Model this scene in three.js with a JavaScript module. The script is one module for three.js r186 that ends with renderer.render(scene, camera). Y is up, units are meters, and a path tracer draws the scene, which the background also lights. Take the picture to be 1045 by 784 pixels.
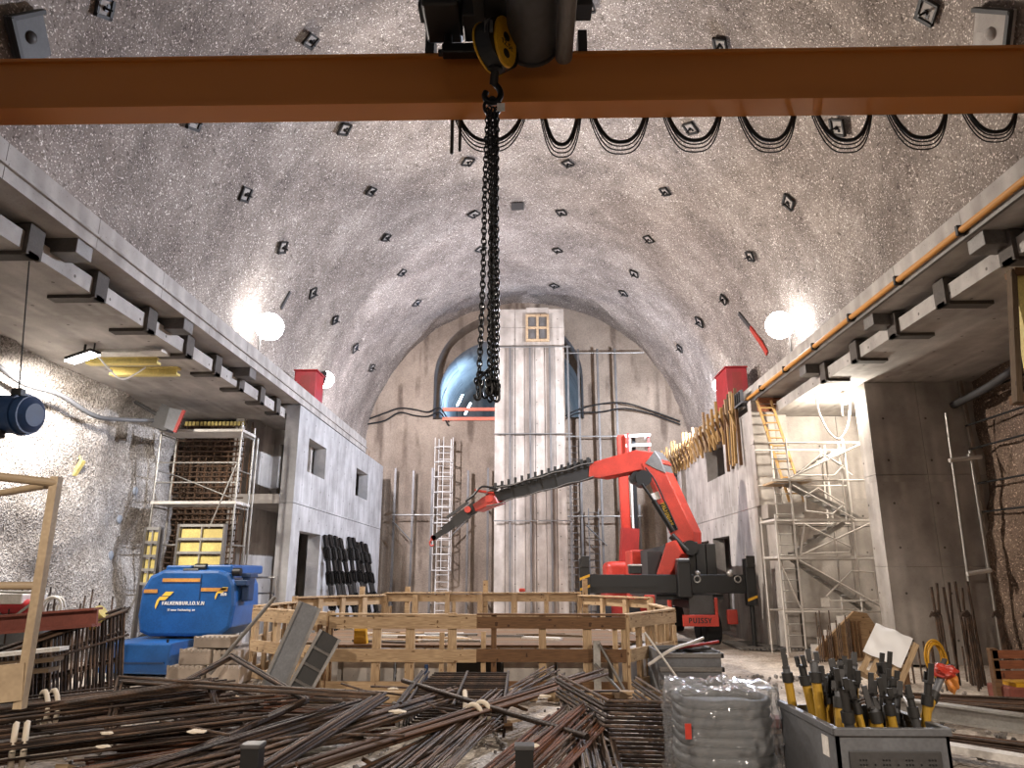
import * as THREE from 'three';
import { mergeGeometries, mergeVertices } from 'three/addons/utils/BufferGeometryUtils.js';
import { RoundedBoxGeometry } from 'three/addons/geometries/RoundedBoxGeometry.js';
import { ImprovedNoise } from 'three/addons/math/ImprovedNoise.js';
import { FontLoader } from 'three/addons/loaders/FontLoader.js';
import { TextGeometry } from 'three/addons/geometries/TextGeometry.js';

// ---------- camera, lights, exposure ----------
const scene = new THREE.Scene();
scene.background = new THREE.Color(0x000000);
const camera = new THREE.PerspectiveCamera(56.15, 1045 / 784, 0.1, 200);
camera.position.set(0, 2.4, 0);
camera.lookAt(-0.1907, 2.4 + 2.552, -9.667);
const renderer = new THREE.WebGLRenderer({ antialias: true });
renderer.toneMapping = THREE.LinearToneMapping;
renderer.toneMappingExposure = 1.2;
renderer.shadowMap.enabled = true;
const FLOOD = 900, REAR = 0.55, LAMP = 45;

// ---------- helpers ----------
const V = (x, y, z) => new THREE.Vector3(x, y, z);
let seed = 7;
const rnd = () => { seed = (seed + 0x6D2B79F5) | 0; let t = Math.imul(seed ^ (seed >>> 15), 1 | seed); t = (t + Math.imul(t ^ (t >>> 7), 61 | t)) ^ t; return ((t ^ (t >>> 14)) >>> 0) / 4294967296; };
const rr = (a, b) => a + (b - a) * rnd();
const pick = a => a[Math.floor(rnd() * a.length)];
const taken = {};
const numbered = n => { const k = taken[n] = (taken[n] ?? -1) + 1; return k ? n + '_' + String(k).padStart(3, '0') : n; };
const groups = [];
function thing(name, label, category, group) {
  const o = new THREE.Group(); o.name = numbered(name); o.userData = { label, category };
  if (group) o.userData.group = group;
  scene.add(o); groups.push(o); return o;
}
function struct(name) { const o = new THREE.Group(); o.name = name; o.userData = { kind: 'structure' }; scene.add(o); groups.push(o); return o; }
const flat = g => (g.index ? g.toNonIndexed() : g);
const join = g => { const a = [].concat(g).map(flat); a.forEach(x => { for (const k of Object.keys(x.attributes)) if (!['position', 'normal', 'uv'].includes(k)) x.deleteAttribute(k); }); return a.length > 1 ? mergeGeometries(a) : a[0]; };
function part(t, name, g, m, label) { const o = new THREE.Mesh(join(g), m); o.name = name; if (label) o.userData.label = label; t.add(o); return o; }
function parts(t, name, gs, m, label) { return gs.map(g => part(t, name, g, m, label)); }
function solo(name, label, category, g, m, group) {
  const q = join(g); q.computeBoundingBox(); const b = q.boundingBox, c = V((b.min.x + b.max.x) / 2, b.min.y, (b.min.z + b.max.z) / 2);
  q.translate(-c.x, -c.y, -c.z); const o = new THREE.Mesh(q, m); o.name = numbered(name); o.position.copy(c); o.userData = { label, category };
  if (group) o.userData.group = group; scene.add(o); return o;
}
// uv in metres by dominant axis
function uvm(g) {
  g = flat(g); const p = g.attributes.position, n = g.attributes.normal, u = new Float32Array(p.count * 2);
  for (let i = 0; i < p.count; i++) {
    const ax = Math.abs(n.getX(i)), ay = Math.abs(n.getY(i)), az = Math.abs(n.getZ(i));
    const x = p.getX(i), y = p.getY(i), z = p.getZ(i);
    if (ax >= ay && ax >= az) { u[2 * i] = z; u[2 * i + 1] = y; } else if (ay >= az) { u[2 * i] = x; u[2 * i + 1] = z; } else { u[2 * i] = x; u[2 * i + 1] = y; }
  }
  g.setAttribute('uv', new THREE.BufferAttribute(u, 2)); return g;
}
const bx = (x0, x1, y0, y1, z0, z1) => { const g = new THREE.BoxGeometry(Math.abs(x1 - x0), Math.abs(y1 - y0), Math.abs(z1 - z0)); g.translate((x0 + x1) / 2, (y0 + y1) / 2, (z0 + z1) / 2); return uvm(g); };
const rbx = (x0, x1, y0, y1, z0, z1, r = 0.03, s = 2) => { const g = new RoundedBoxGeometry(Math.abs(x1 - x0), Math.abs(y1 - y0), Math.abs(z1 - z0), s, r); g.translate((x0 + x1) / 2, (y0 + y1) / 2, (z0 + z1) / 2); return uvm(g); };
const mtx = new THREE.Matrix4();
function frame(a, b, up) {
  const X = b.clone().sub(a).normalize(); let U = up ? up.clone() : (Math.abs(X.y) > 0.9 ? V(0, 0, 1) : V(0, 1, 0));
  const Z = X.clone().cross(U).normalize(); U = Z.clone().cross(X).normalize();
  return mtx.clone().makeBasis(X, U, Z).setPosition(a);
}
// plank / bar from a to b : w = sideways, h = upwards
const bar = (a, b, w, h, up) => { const L = a.distanceTo(b); const g = new THREE.BoxGeometry(L, h, w); g.translate(L / 2, 0, 0); const q = uvm(g); const o = q.attributes.uv, r = rnd() * 9; for (let i = 0; i < o.count; i++) o.setXY(i, o.getX(i) + r, o.getY(i) + r); q.applyMatrix4(frame(a, b, up)); return q; };
const rod = (a, b, r, s = 8, r2) => { const L = a.distanceTo(b); const g = new THREE.CylinderGeometry(r2 ?? r, r, L, s, 1); g.translate(0, L / 2, 0); g.applyQuaternion(new THREE.Quaternion().setFromUnitVectors(V(0, 1, 0), b.clone().sub(a).normalize())); g.translate(a.x, a.y, a.z); return flat(g); };
const ball = (c, r, s = 8) => { const g = new THREE.SphereGeometry(r, s, Math.max(5, s - 2)); g.translate(c.x, c.y, c.z); return flat(g); };
const cable = (pts, r, n = 24, s = 6) => flat(new THREE.TubeGeometry(new THREE.CatmullRomCurve3(pts), n, r, s));
const bent = (pts, r, s = 6) => { const o = []; for (let i = 0; i + 1 < pts.length; i++) { o.push(rod(pts[i], pts[i + 1], r, s)); if (i) o.push(ball(pts[i], r, s)); } return join(o); };
function prism(pts, depth, map, bevel = 0) { // pts 2D outline, extruded, then mapped by matrix
  const s = new THREE.Shape(pts.map(p => new THREE.Vector2(p[0], p[1])));
  const g = new THREE.ExtrudeGeometry(s, { depth, bevelEnabled: bevel > 0, bevelSize: bevel, bevelThickness: bevel, bevelSegments: 2 });
  if (map) g.applyMatrix4(map); return uvm(g);
}
const FX = x => new THREE.Matrix4().makeBasis(V(0, 0, -1), V(0, 1, 0), V(1, 0, 0)).setPosition(x, 0, 0); // outline (depth,y) extruded along +x
const FZ = z => new THREE.Matrix4().makeTranslation(0, 0, z);
// resize a finished machine to its real size and stand it on the floor in its place
function fit(t, s) { t.traverse(o => { if (o.isMesh) { o.geometry.scale(s, s, s); o.geometry.translate(0, 2.4 * (1 - s), 0); } }); }
const unitRod = new THREE.CylinderGeometry(1, 1, 1, 7, 1); unitRod.translate(0, 0.5, 0);
function rodMesh(parent, name, a, b, r, m) {
  const o = new THREE.Mesh(unitRod, m); o.name = name; o.position.copy(a); o.scale.set(r, a.distanceTo(b), r);
  o.quaternion.setFromUnitVectors(V(0, 1, 0), b.clone().sub(a).normalize()); parent.add(o); return o;
}

// ---------- textures ----------
function lattice(n) { const a = new Float32Array(n * n); for (let i = 0; i < a.length; i++) a[i] = rnd(); return a; }
function vnoise(n) { const L = lattice(n); return (u, v) => { u = ((u % 1) + 1) % 1 * n; v = ((v % 1) + 1) % 1 * n; const i = Math.floor(u), j = Math.floor(v); let f = u - i, g = v - j; f = f * f * (3 - 2 * f); g = g * g * (3 - 2 * g); const i1 = (i + 1) % n, j1 = (j + 1) % n, a = i % n, b = j % n; return (L[b * n + a] * (1 - f) + L[b * n + i1] * f) * (1 - g) + (L[j1 * n + a] * (1 - f) + L[j1 * n + i1] * f) * g; }; }
const N4 = vnoise(4), N8 = vnoise(8), N16 = vnoise(16), N32 = vnoise(32), N64 = vnoise(64), N128 = vnoise(128), N256 = vnoise(256);
const fbm = (u, v) => 0.36 * N4(u, v) + 0.26 * N8(u, v) + 0.18 * N16(u, v) + 0.12 * N32(u, v) + 0.08 * N64(u, v);
function tex(size, metres, fn, srgb = true) {
  const d = new Uint8Array(size * size * 4);
  for (let j = 0; j < size; j++) for (let i = 0; i < size; i++) { const c = fn(i / size, j / size), k = 4 * (j * size + i); if (Array.isArray(c)) { d[k] = c[0] * 255; d[k + 1] = c[1] * 255; d[k + 2] = c[2] * 255; } else d[k] = d[k + 1] = d[k + 2] = Math.max(0, Math.min(255, c * 255)); d[k + 3] = 255; }
  const t = new THREE.DataTexture(d, size, size); t.wrapS = t.wrapT = THREE.RepeatWrapping; t.magFilter = THREE.LinearFilter; t.minFilter = THREE.LinearMipmapLinearFilter; t.generateMipmaps = true;
  t.repeat.set(1 / metres, 1 / metres); if (srgb) t.colorSpace = THREE.SRGBColorSpace; t.needsUpdate = true; return t;
}
const clamp = (x, a = 0, b = 1) => Math.max(a, Math.min(b, x));
const mix = (a, b, t) => a.map((x, i) => x + (b[i] - x) * t);
const shotC = tex(1024, 7, (u, v) => { const f = fbm(u, v), s = N256(u, v), m = N128(u, v); let c = mix([0.50, 0.465, 0.44], [0.66, 0.625, 0.595], clamp((f - 0.3) * 2.2)); const sp = clamp((s - 0.74) * 7) * 0.42 - clamp((0.26 - m) * 4) * 0.20; return c.map(x => clamp(x + sp)); });
const shotB = tex(1024, 7, (u, v) => 0.35 * N64(u, v) + 0.35 * N128(u, v) + 0.3 * N256(u, v), false);
const rockC = tex(1024, 6, (u, v) => { const f = fbm(u, v), m = N128(u, v), s = N256(u, v); let c = mix([0.56, 0.53, 0.50], [0.74, 0.72, 0.70], clamp((f - 0.3) * 2.2)); const sp = clamp((m - 0.55) * 3) * 0.16 - clamp((0.46 - s) * 2.6) * 0.27; return c.map(x => clamp(x + sp)); });
const rockB = tex(1024, 6, (u, v) => 0.5 * N128(u, v) + 0.5 * N256(u, v), false);
const concC = tex(1024, 5, (u, v) => { const f = fbm(u, v), st = N8(u * 4, v * 0.5), p = N256(u, v); let c = mix([0.62, 0.60, 0.58], [0.78, 0.76, 0.74], clamp((f - 0.25) * 1.9)); const k = (st - 0.5) * 0.10 - clamp((0.1 - p) * 8) * 0.25; let hole = 0; const hu = ((u * 5 / 1.25) % 1) - 0.5, hv = ((v * 5 / 1.25) % 1) - 0.5; if (hu * hu + hv * hv < 0.0007) hole = -0.3; return c.map(x => clamp(x + k + hole)); });
const concB = tex(512, 5, (u, v) => 0.6 * fbm(u, v) + 0.4 * N128(u, v), false);
const dampC = tex(1024, 12, (u, v) => { const f = fbm(u, v), st = N32(u, v * 0.06) * 0.6 + N64(u, v * 0.1) * 0.4, d = clamp((st - 0.52) * 4) * clamp((fbm(u * 2, v) - 0.4) * 5), s = N256(u, v); let c = mix([0.56, 0.525, 0.49], [0.70, 0.665, 0.625], clamp((f - 0.3) * 2.2)); c = mix(c, [0.38, 0.34, 0.31], d * 0.75); return c.map(x => clamp(x + (s - 0.5) * 0.08)); });
const grimeC = tex(512, 3, (u, v) => { const f = fbm(u, v), p = N128(u, v); return mix([0.82, 0.81, 0.80], [1, 1, 1], clamp((f - 0.3) * 2 + (p - 0.5) * 0.5)); });
const woodC = tex(512, 2, (u, v) => { const g = N64(u * 0.25, v * 2) * 0.5 + N128(u * 0.125, v * 2) * 0.5, f = fbm(u, v), k = N16(u, v * 2); let c = mix([0.53, 0.43, 0.32], [0.78, 0.68, 0.54], clamp(g * 0.8 + f * 0.4 - 0.1)); if (k > 0.93) c = mix(c, [0.32, 0.21, 0.12], 0.7); return c; });
const groundC = tex(1024, 9, (u, v) => { const f = fbm(u, v), f2 = fbm(u * 2 + 0.3, v * 2), s = N256(u, v); let c = mix([0.58, 0.53, 0.48], [0.86, 0.82, 0.77], clamp((f - 0.32) * 2.4)); c = mix(c, [0.30, 0.25, 0.21], clamp((f2 - 0.55) * 3) * 0.6); return c.map(x => clamp(x + (s - 0.5) * 0.18)); });
const rustC = tex(256, 1, (u, v) => { const f = fbm(u, v), s = N64(u, v); return mix([0.27, 0.225, 0.195], [0.52, 0.41, 0.33], clamp((f - 0.35) * 2.4 + (s - 0.5) * 0.5)); });
const ribB = tex(64, 1, (u, v) => { const t = (v * 1 + u * 0.5) % 1; return t < 0.45 ? 1 : 0; }, false);
const std = (o) => new THREE.MeshStandardMaterial(Object.assign({ roughness: 0.8, metalness: 0 }, o));
const C = (r, g, b) => new THREE.Color(r, g, b);
const rep = (t, a, b) => { const c = t.clone(); c.repeat.set(a, b); c.needsUpdate = true; return c; };
const M = {
  shot: std({ map: shotC, bumpMap: shotB, bumpScale: 0.035, roughness: 0.9, vertexColors: true }),
  rock: std({ map: rockC, bumpMap: rockB, bumpScale: 0.06, roughness: 0.85, vertexColors: true }),
  rockR: std({ map: shotC, bumpMap: shotB, bumpScale: 0.05, roughness: 0.95, color: 0xb8a494 }),
  endwall: std({ map: dampC, bumpMap: concB, bumpScale: 0.02, roughness: 0.9, color: 0xe6dacd }),
  conc: std({ map: concC, bumpMap: concB, bumpScale: 0.006, color: 0xf2f0ee }),
  white: std({ map: concC, bumpMap: concB, bumpScale: 0.006, color: 0xf3f8ff }),
  beam: std({ map: concC, bumpMap: concB, bumpScale: 0.006, color: 0xf0efee }),
  column: std({ map: concC, bumpMap: concB, bumpScale: 0.006, color: 0xe2d9ce }),
  column2: std({ map: concC, bumpMap: concB, bumpScale: 0.006, color: 0xd8cdc2 }),
  ground: std({ map: groundC, bumpMap: shotB, bumpScale: 0.04, roughness: 0.95 }),
  wood: std({ map: woodC }), woodY: std({ map: woodC, color: 0xfff0c4 }), woodD: std({ map: woodC, color: 0x9c8672 }), woodG: std({ map: woodC, color: 0x8d8884 }), woodS: std({ map: woodC, color: 0xd8cfc4 }), woodR: std({ map: woodC, color: 0xb07a62 }),
  rust: std({ map: rep(rustC, 1, 3), bumpMap: rep(ribB, 1, 55), bumpScale: 0.006, roughness: 0.75, metalness: 0.25 }),
  rustO: std({ map: rep(rustC, 1, 3), bumpMap: rep(ribB, 1, 40), bumpScale: 0.006, color: 0xffc8a0, roughness: 0.8 }),
  rustD: std({ map: rep(rustC, 1, 3), bumpMap: rep(ribB, 1, 55), bumpScale: 0.006, color: 0x8c8078, roughness: 0.6, metalness: 0.4 }),
  rustG: std({ map: rep(rustC, 1, 3), bumpMap: rep(ribB, 1, 55), bumpScale: 0.006, color: 0xd8d2cc, roughness: 0.6, metalness: 0.35 }),
  rustL: std({ map: rustC, color: 0xffe6d0, roughness: 0.75, metalness: 0.2 }),
  meshbar: std({ map: rustC, color: 0xfff4e4, roughness: 0.8 }),
  steel: std({ color: 0x8a8884, roughness: 0.45, metalness: 0.7 }),
  galv: std({ map: grimeC, color: 0xb9b7b2, roughness: 0.4, metalness: 0.55 }),
  galvD: std({ map: grimeC, color: 0x7e7b78, roughness: 0.5, metalness: 0.5 }),
  black: std({ map: grimeC, color: 0x0f0f10, roughness: 0.45 }),
  dark: std({ map: grimeC, color: 0x262422, roughness: 0.6 }),
  bracket: std({ map: grimeC, color: 0x5a544f, roughness: 0.8 }),
  coil: std({ map: grimeC, color: 0x403f40, roughness: 0.6 }),
  faintblue: std({ color: 0x8a9099, roughness: 0.9 }),
  rubber: std({ color: 0x171616, roughness: 0.9 }),
  blackSteel: std({ color: 0x1b1a1a, roughness: 0.4, metalness: 0.6 }),
  orange: std({ color: 0xb8722e, roughness: 0.5 }),
  yellow: std({ map: grimeC, color: 0xe0a81e, roughness: 0.5 }),
  yellowD: std({ map: grimeC, color: 0xb8902a, roughness: 0.6 }),
  paleY: std({ map: grimeC, color: 0xf0dc86, roughness: 0.6 }),
  blue: std({ map: grimeC, color: 0x225fa6, roughness: 0.35 }),
  navy: std({ map: grimeC, color: 0x1e3d66, roughness: 0.5 }),
  red: std({ map: grimeC, color: 0xc03a2a, roughness: 0.4 }),
  redD: std({ map: grimeC, color: 0xa32a22, roughness: 0.5 }),
  redbox: std({ map: grimeC, color: 0xb0242a, roughness: 0.5 }),
  redbeam: std({ map: grimeC, color: 0x8a4a3c, roughness: 0.7 }),
  pink: std({ map: grimeC, color: 0xf0866a, roughness: 0.6 }),
  tape: std({ map: grimeC, color: 0xd99a4a, roughness: 0.6 }),
  whitep: std({ map: grimeC, color: 0xe6e2dc, roughness: 0.5 }),
  print: std({ color: 0xf4f2ec, roughness: 0.6 }),
  printY: std({ color: 0xf2c84a, roughness: 0.6 }),
  beige: std({ map: grimeC, color: 0xb9a384, roughness: 0.6 }),
  greyp: std({ map: grimeC, color: 0x6e7074, roughness: 0.5, metalness: 0.2 }),
  greyD: std({ map: grimeC, color: 0x4c4b4b, roughness: 0.55, metalness: 0.3 }),
  cloth: std({ color: 0xcdc0ac, roughness: 0.95 }),
  paper: std({ color: 0xf4f4f4, roughness: 0.8 }),
  moss: std({ color: 0x6f7a42, roughness: 1 }),
  film: new THREE.MeshPhysicalMaterial({ color: 0xe8eaec, transmission: 0.88, thickness: 0, roughness: 0.13, ior: 1.5 }),
  glow: std({ color: 0xffffff, emissive: 0xffffff, emissiveIntensity: 30 }),
  glowB: std({ color: 0xffffff, emissive: 0xcfe6ff, emissiveIntensity: 10 }),
};
M.film.side = THREE.DoubleSide; M.shot.side = THREE.DoubleSide;
const perlin = new ImprovedNoise();
const pn = (x, y, z) => perlin.noise(x, y, z);
const fontB = await new FontLoader().loadAsync('fonts/droid/droid_sans_bold.typeface.json');
function text(str, h, m4, depth = 0.012) { const g = new TextGeometry(str, { font: fontB, size: h, depth, curveSegments: 3 }); g.computeBoundingBox(); g.applyMatrix4(m4); return flat(g); }

// ================= THE CAVERN =================
const R = 10.05, CY = 9.4, ZF = 8, ZE = -44;
function grid(nu, nv, fn, col, uvf) {
  const pos = [], uv = [], c = [], idx = [];
  for (let j = 0; j <= nv; j++) for (let i = 0; i <= nu; i++) { const p = fn(i / nu, j / nv); pos.push(p.x, p.y, p.z); const w = uvf(i / nu, j / nv); uv.push(w[0], w[1]); if (col) c.push(...col(p)); }
  for (let j = 0; j < nv; j++) for (let i = 0; i < nu; i++) { const a = j * (nu + 1) + i, b = a + 1, d = a + nu + 1, e = d + 1; idx.push(a, b, d, b, e, d); }
  const g = new THREE.BufferGeometry(); g.setAttribute('position', new THREE.Float32BufferAttribute(pos, 3)); g.setAttribute('uv', new THREE.Float32BufferAttribute(uv, 2)); if (col) g.setAttribute('color', new THREE.Float32BufferAttribute(c, 3)); g.setIndex(idx); g.computeVertexNormals(); return g;
}
const rockX = (s, y, z) => { const d = pn(z * 0.35, y * 0.35, s * 4) * 0.45 + pn(z * 1.1, y * 1.1, 9) * 0.14 + pn(z * 3, y * 3, 2) * 0.05; return s * (12.75 + (s > 0 ? 0.35 : 0) + d + (s < 0 ? 0.15 : 0.1) * Math.sin(y * 0.33)); };
function surface(t, name, g, m) { const o = new THREE.Mesh(g, m); o.name = name; t.add(o); return o; }
{ // vault
  const ceil = struct('ceiling');
  const A0 = -3 * Math.PI / 180, A1 = 183 * Math.PI / 180;
  const tint = p => { const a = Math.atan2(p.y - CY, p.x); const st = pn(a * 1.2, p.z * 0.9, 3) * 0.5 + pn(a * 2.6, p.z * 2.1, 8) * 0.3, bl = pn(p.x * 0.16, p.y * 0.16, p.z * 0.16 + 5); const k = 0.72 + st * 0.22 + bl * 0.12; return [k * 1.01, k * 0.975, k * 0.945]; };
  surface(ceil, 'shotcrete_vault', grid(150, 330, (u, v) => { const a = A0 + (A1 - A0) * u, z = ZF + (ZE - ZF - 0.3) * v; const d = pn(Math.cos(a) * 6, Math.sin(a) * 6, z * 0.6) * 0.12 + pn(Math.cos(a) * 22, Math.sin(a) * 22, z * 2.2) * 0.05; const r = R + d; return V(Math.cos(a) * r, CY + Math.sin(a) * r, z); }, tint, (u, v) => [u * (A1 - A0) * R, v * 52]), M.shot);
  part(ceil, 'outer_lining', [bx(-14, 14, 20.2, 20.7, ZF + 0.5, ZE - 16), bx(-14.4, -13.9, 9, 20.7, ZF + .5, ZE - 16), bx(13.9, 14.4, 9, 20.7, ZF + .5, ZE - 16)], M.conc);
  // floor
  const fl = struct('floor');
  surface(fl, 'concrete_ground', grid(110, 210, (u, v) => { const x = -15 + 30 * u, z = ZF + 0.5 + (ZE - ZF - 1) * v; const k = clamp((Math.abs(x) - 5) / 4) * 0.05 + 0.04; return V(x, pn(x * 0.7, z * 0.7, 1) * k + pn(x * 2.4, z * 2.4, 7) * 0.02 - 0.03, z); }, null, (u, v) => [30 * u, 52 * v]), M.ground);
  part(fl, 'subgrade', bx(-15, 15, -0.6, -0.2, ZF + 0.5, ZE - 0.5), M.conc);
  // rock side walls (rockX: where the rock surface stands at height y, depth z)
  for (const s of [-1, 1]) {
    const w = struct(s < 0 ? 'wall_left' : 'wall_right');
    surface(w, 'rock_face', grid(150, 70, (u, v) => { const z = ZF + 0.5 + (ZE - ZF - 0.6) * u, y = -0.2 + 9.6 * v; return V(rockX(s, y, z), y, z); }, p => { const m = s < 0 && clamp((pn(p.z * 1.3, p.y * 0.4, 4) + 0.35 - Math.abs(p.z + 14.6) * 0.45) * 2) * clamp((5.6 - p.y) * 0.8); const k = 0.95 + pn(p.z * 0.5, p.y * 0.3, 2) * 0.2; return m > 0 ? [k * (1 - 0.5 * m), k * (1 - 0.3 * m), k * (1 - 0.72 * m)] : [k, k, k]; }, (u, v) => [52 * u, 9.6 * v]), s < 0 ? M.rock : M.rockR);
    part(w, 'backing', bx(s * 13.9, s * 14.5, -0.6, 9.6, ZF + .5, ZE - .5), M.conc);
  }
  M.rock.side = M.rockR.side = M.ground.side = THREE.DoubleSide;
  const wf = struct('wall_front'); part(wf, 'shotcrete_face', bx(-14.5, 14.5, -0.6, 20.7, ZF + 0.4, ZF + 0.9), M.endwall);
  // end wall with tunnel mouth
  const wb = struct('wall_back');
  const arch = (cx, hw, y0, ys, yt, n = 28) => { const q = [[cx + hw, y0]]; for (let i = 0; i <= n; i++) { const a = Math.PI * i / n; q.push([cx + Math.cos(a) * hw, ys + Math.sin(a) * (yt - ys)]); } q.push([cx - hw, y0]); return q; };
  const holed = (out, hole, z, d) => { const s = new THREE.Shape(out.map(p => new THREE.Vector2(...p))); s.holes.push(new THREE.Path(hole.map(p => new THREE.Vector2(...p)))); const g = new THREE.ExtrudeGeometry(s, { depth: d, bevelEnabled: false }); g.translate(0, 0, z); return uvm(g); };
  part(wb, 'end_face', holed([[-14.5, -0.6], [14.5, -0.6], [14.5, 20.7], [-14.5, 20.7]], arch(-1.1, 4.72, 11.75, 14.4, 18.75), ZE - 1.6, 1.6), M.endwall);
  part(wb, 'tunnel_collar', holed([[-7, 10], [5, 10], [5, 19.5], [-7, 19.5]], arch(-1.05, 4.6, 12.2, 13.9, 17.6), ZE - 2.4, 0.8), M.endwall);
  const tw = arch(-1.05, 4.65, 12.1, 13.9, 17.65);
  part(wb, 'tunnel_lining', [holed([[-7, 10], [5, 10], [5, 19.5], [-7, 19.5]], tw, ZE - 15, 12.6), bx(-7, 5, 11, 19, ZE - 16, ZE - 15)], M.endwall);
}
// ---------- crane runways and gallery slabs ----------
for (const s of [-1, 1]) {
  const X = v => s * v, side = s < 0 ? 'left' : 'right';
  const t = thing('crane_runway_beam', s < 0 ? 'long concrete runway beam under the vault, above the speckled shotcrete wall' : 'long concrete runway beam under the vault with the orange pipe along it', 'beam');
  for (let z = ZF; z > -37; z -= 2.6) { const z1 = Math.max(-37.3, z - 2.585); part(t, 'beam_segment', [bx(X(8.4), X(9.4), 8.55, 9.2, z, z1), bx(X(8.4), X(8.34), 8.78, 8.83, z, z1)], M.beam); }
  part(t, 'ledge', bx(X(9.4), X(10.6), 8.5, 9.05, ZF, ZE), M.beam);
  part(t, 'crane_rail', bx(X(9.28), X(9.36), 9.2, 9.33, ZF, -37), M.galvD);
  for (const z of [-3.5, -7.9, -12.3, -16.7, -21.1]) part(t, 'corbel', rbx(X(8.45), X(9.15), 8.26, 8.56, z, z - 0.5, 0.02), M.galvD);
  const sl = thing('gallery_slab', `concrete gallery slab between the ${side} rock wall and its runway beam`, 'slab');
  part(sl, 'slab', bx(X(8.95), X(13.6), 8.0, 8.34, ZF, -26.3), M.beam);
  part(sl, 'recess_wall', bx(X(9.5), X(9.9), 8.3, 8.6, ZF, -26), M.conc);
  part(sl, 'slab_top', bx(X(10), X(14), 8.34, 9.0, ZF, -26.3), M.conc);
  const zs = s < 0 ? [-11.8, -13.9, -16.0, -18.0, -19.8, -21.6, -23.4, -25] : [-12.4, -14.6, -16.7, -18.8, -20.9];
  zs.forEach((z, i) => { const h = solo('angle_bracket', `dark steel angle bracket under the ${side} slab edge, ${['nearest', 'second nearest', 'third nearest', 'fourth nearest', 'fifth nearest', 'sixth nearest', 'seventh nearest', 'farthest'][i]} to the camera`, 'bracket', [bx(X(8.86), X(8.95), 7.92, 8.5, z + 0.2, z - 0.2), bx(X(8.86), X(10.0 - i * 0.1), 7.92, 7.998, z + 0.14, z - 0.14), bx(X(8.95), X(9.2), 8.34, 8.5, z + .2, z - .2)], M.bracket, 'angle brackets on the slab edges'); });
}
// ---------- floodlights ----------
function flood(x, y, z, dir, size, I, label, color = 0xfff3e6, cone = 1.45) {
  const t = thing('floodlight', label, 'floodlight'); const d = V(...dir).normalize(), p = V(x, y, z);
  part(t, 'housing', rod(p.clone().addScaledVector(d, -0.22), p, size * 0.7, 20, size), M.greyD);
  part(t, 'lens', ball(p.clone().addScaledVector(d, 0.1), size * 0.98, 24), M.glow);
  part(t, 'mast', [rod(V(x, y - 0.1, z).addScaledVector(d, -0.25), V(x, 9.05, z).addScaledVector(d, -0.25), 0.04), bx(x - d.x * .25 - 0.2, x - d.x * .25 + 0.2, 9.05, 9.1, z - d.z * .25 - 0.2, z - d.z * .25 + .2)], M.galvD);
  const l = new THREE.SpotLight(color, I, 0, cone, 0.5); l.position.copy(p).addScaledVector(d, 0.12 + size); l.target.position.copy(p).addScaledVector(d, 6); l.shadow.radius = 10; l.castShadow = true; t.add(l, l.target); l.name = 'light'; l.target.name = 'light_target';
  return t;
}
flood(-9.2, 10.92, -24.1, [0.93, -0.08, 0.22], 0.5, FLOOD, 'dazzling round floodlight on the left runway beam, the larger and nearer one');
flood(-9.2, 10.97, -31.4, [0.75, -0.1, -0.6], 0.4, FLOOD * 0.9, 'dazzling floodlight beside the red cabinet on the left runway beam', 0xf4f2ff);
flood(9.2, 11.03, -24.6, [-0.93, -0.08, 0.16], 0.5, FLOOD * 1.15, 'dazzling round floodlight above the right runway beam next to the red strip', 0xe4ecff);
flood(9.2, 11.05, -33.1, [-0.75, -0.1, -0.6], 0.3, FLOOD * 0.9, 'small bright floodlight beside the red cabinet on the right', 0xe4ecff);
flood(-7.6, 10.4, 5.0, [0.3, -0.62, -1.0], 0.4, FLOOD * REAR, 'unseen floodlight behind the viewer at the left, lighting the foreground', 0xfff0e0, 0.54);  // out of view, placed to light the foreground, cone kept below the girder
flood(7.6, 10.4, 5.0, [-0.3, -0.62, -1.0], 0.4, FLOOD * REAR, 'unseen floodlight behind the viewer at the right, lighting the foreground', 0xfff0e0, 0.54);  // out of view too, lights the foreground from the right
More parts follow.
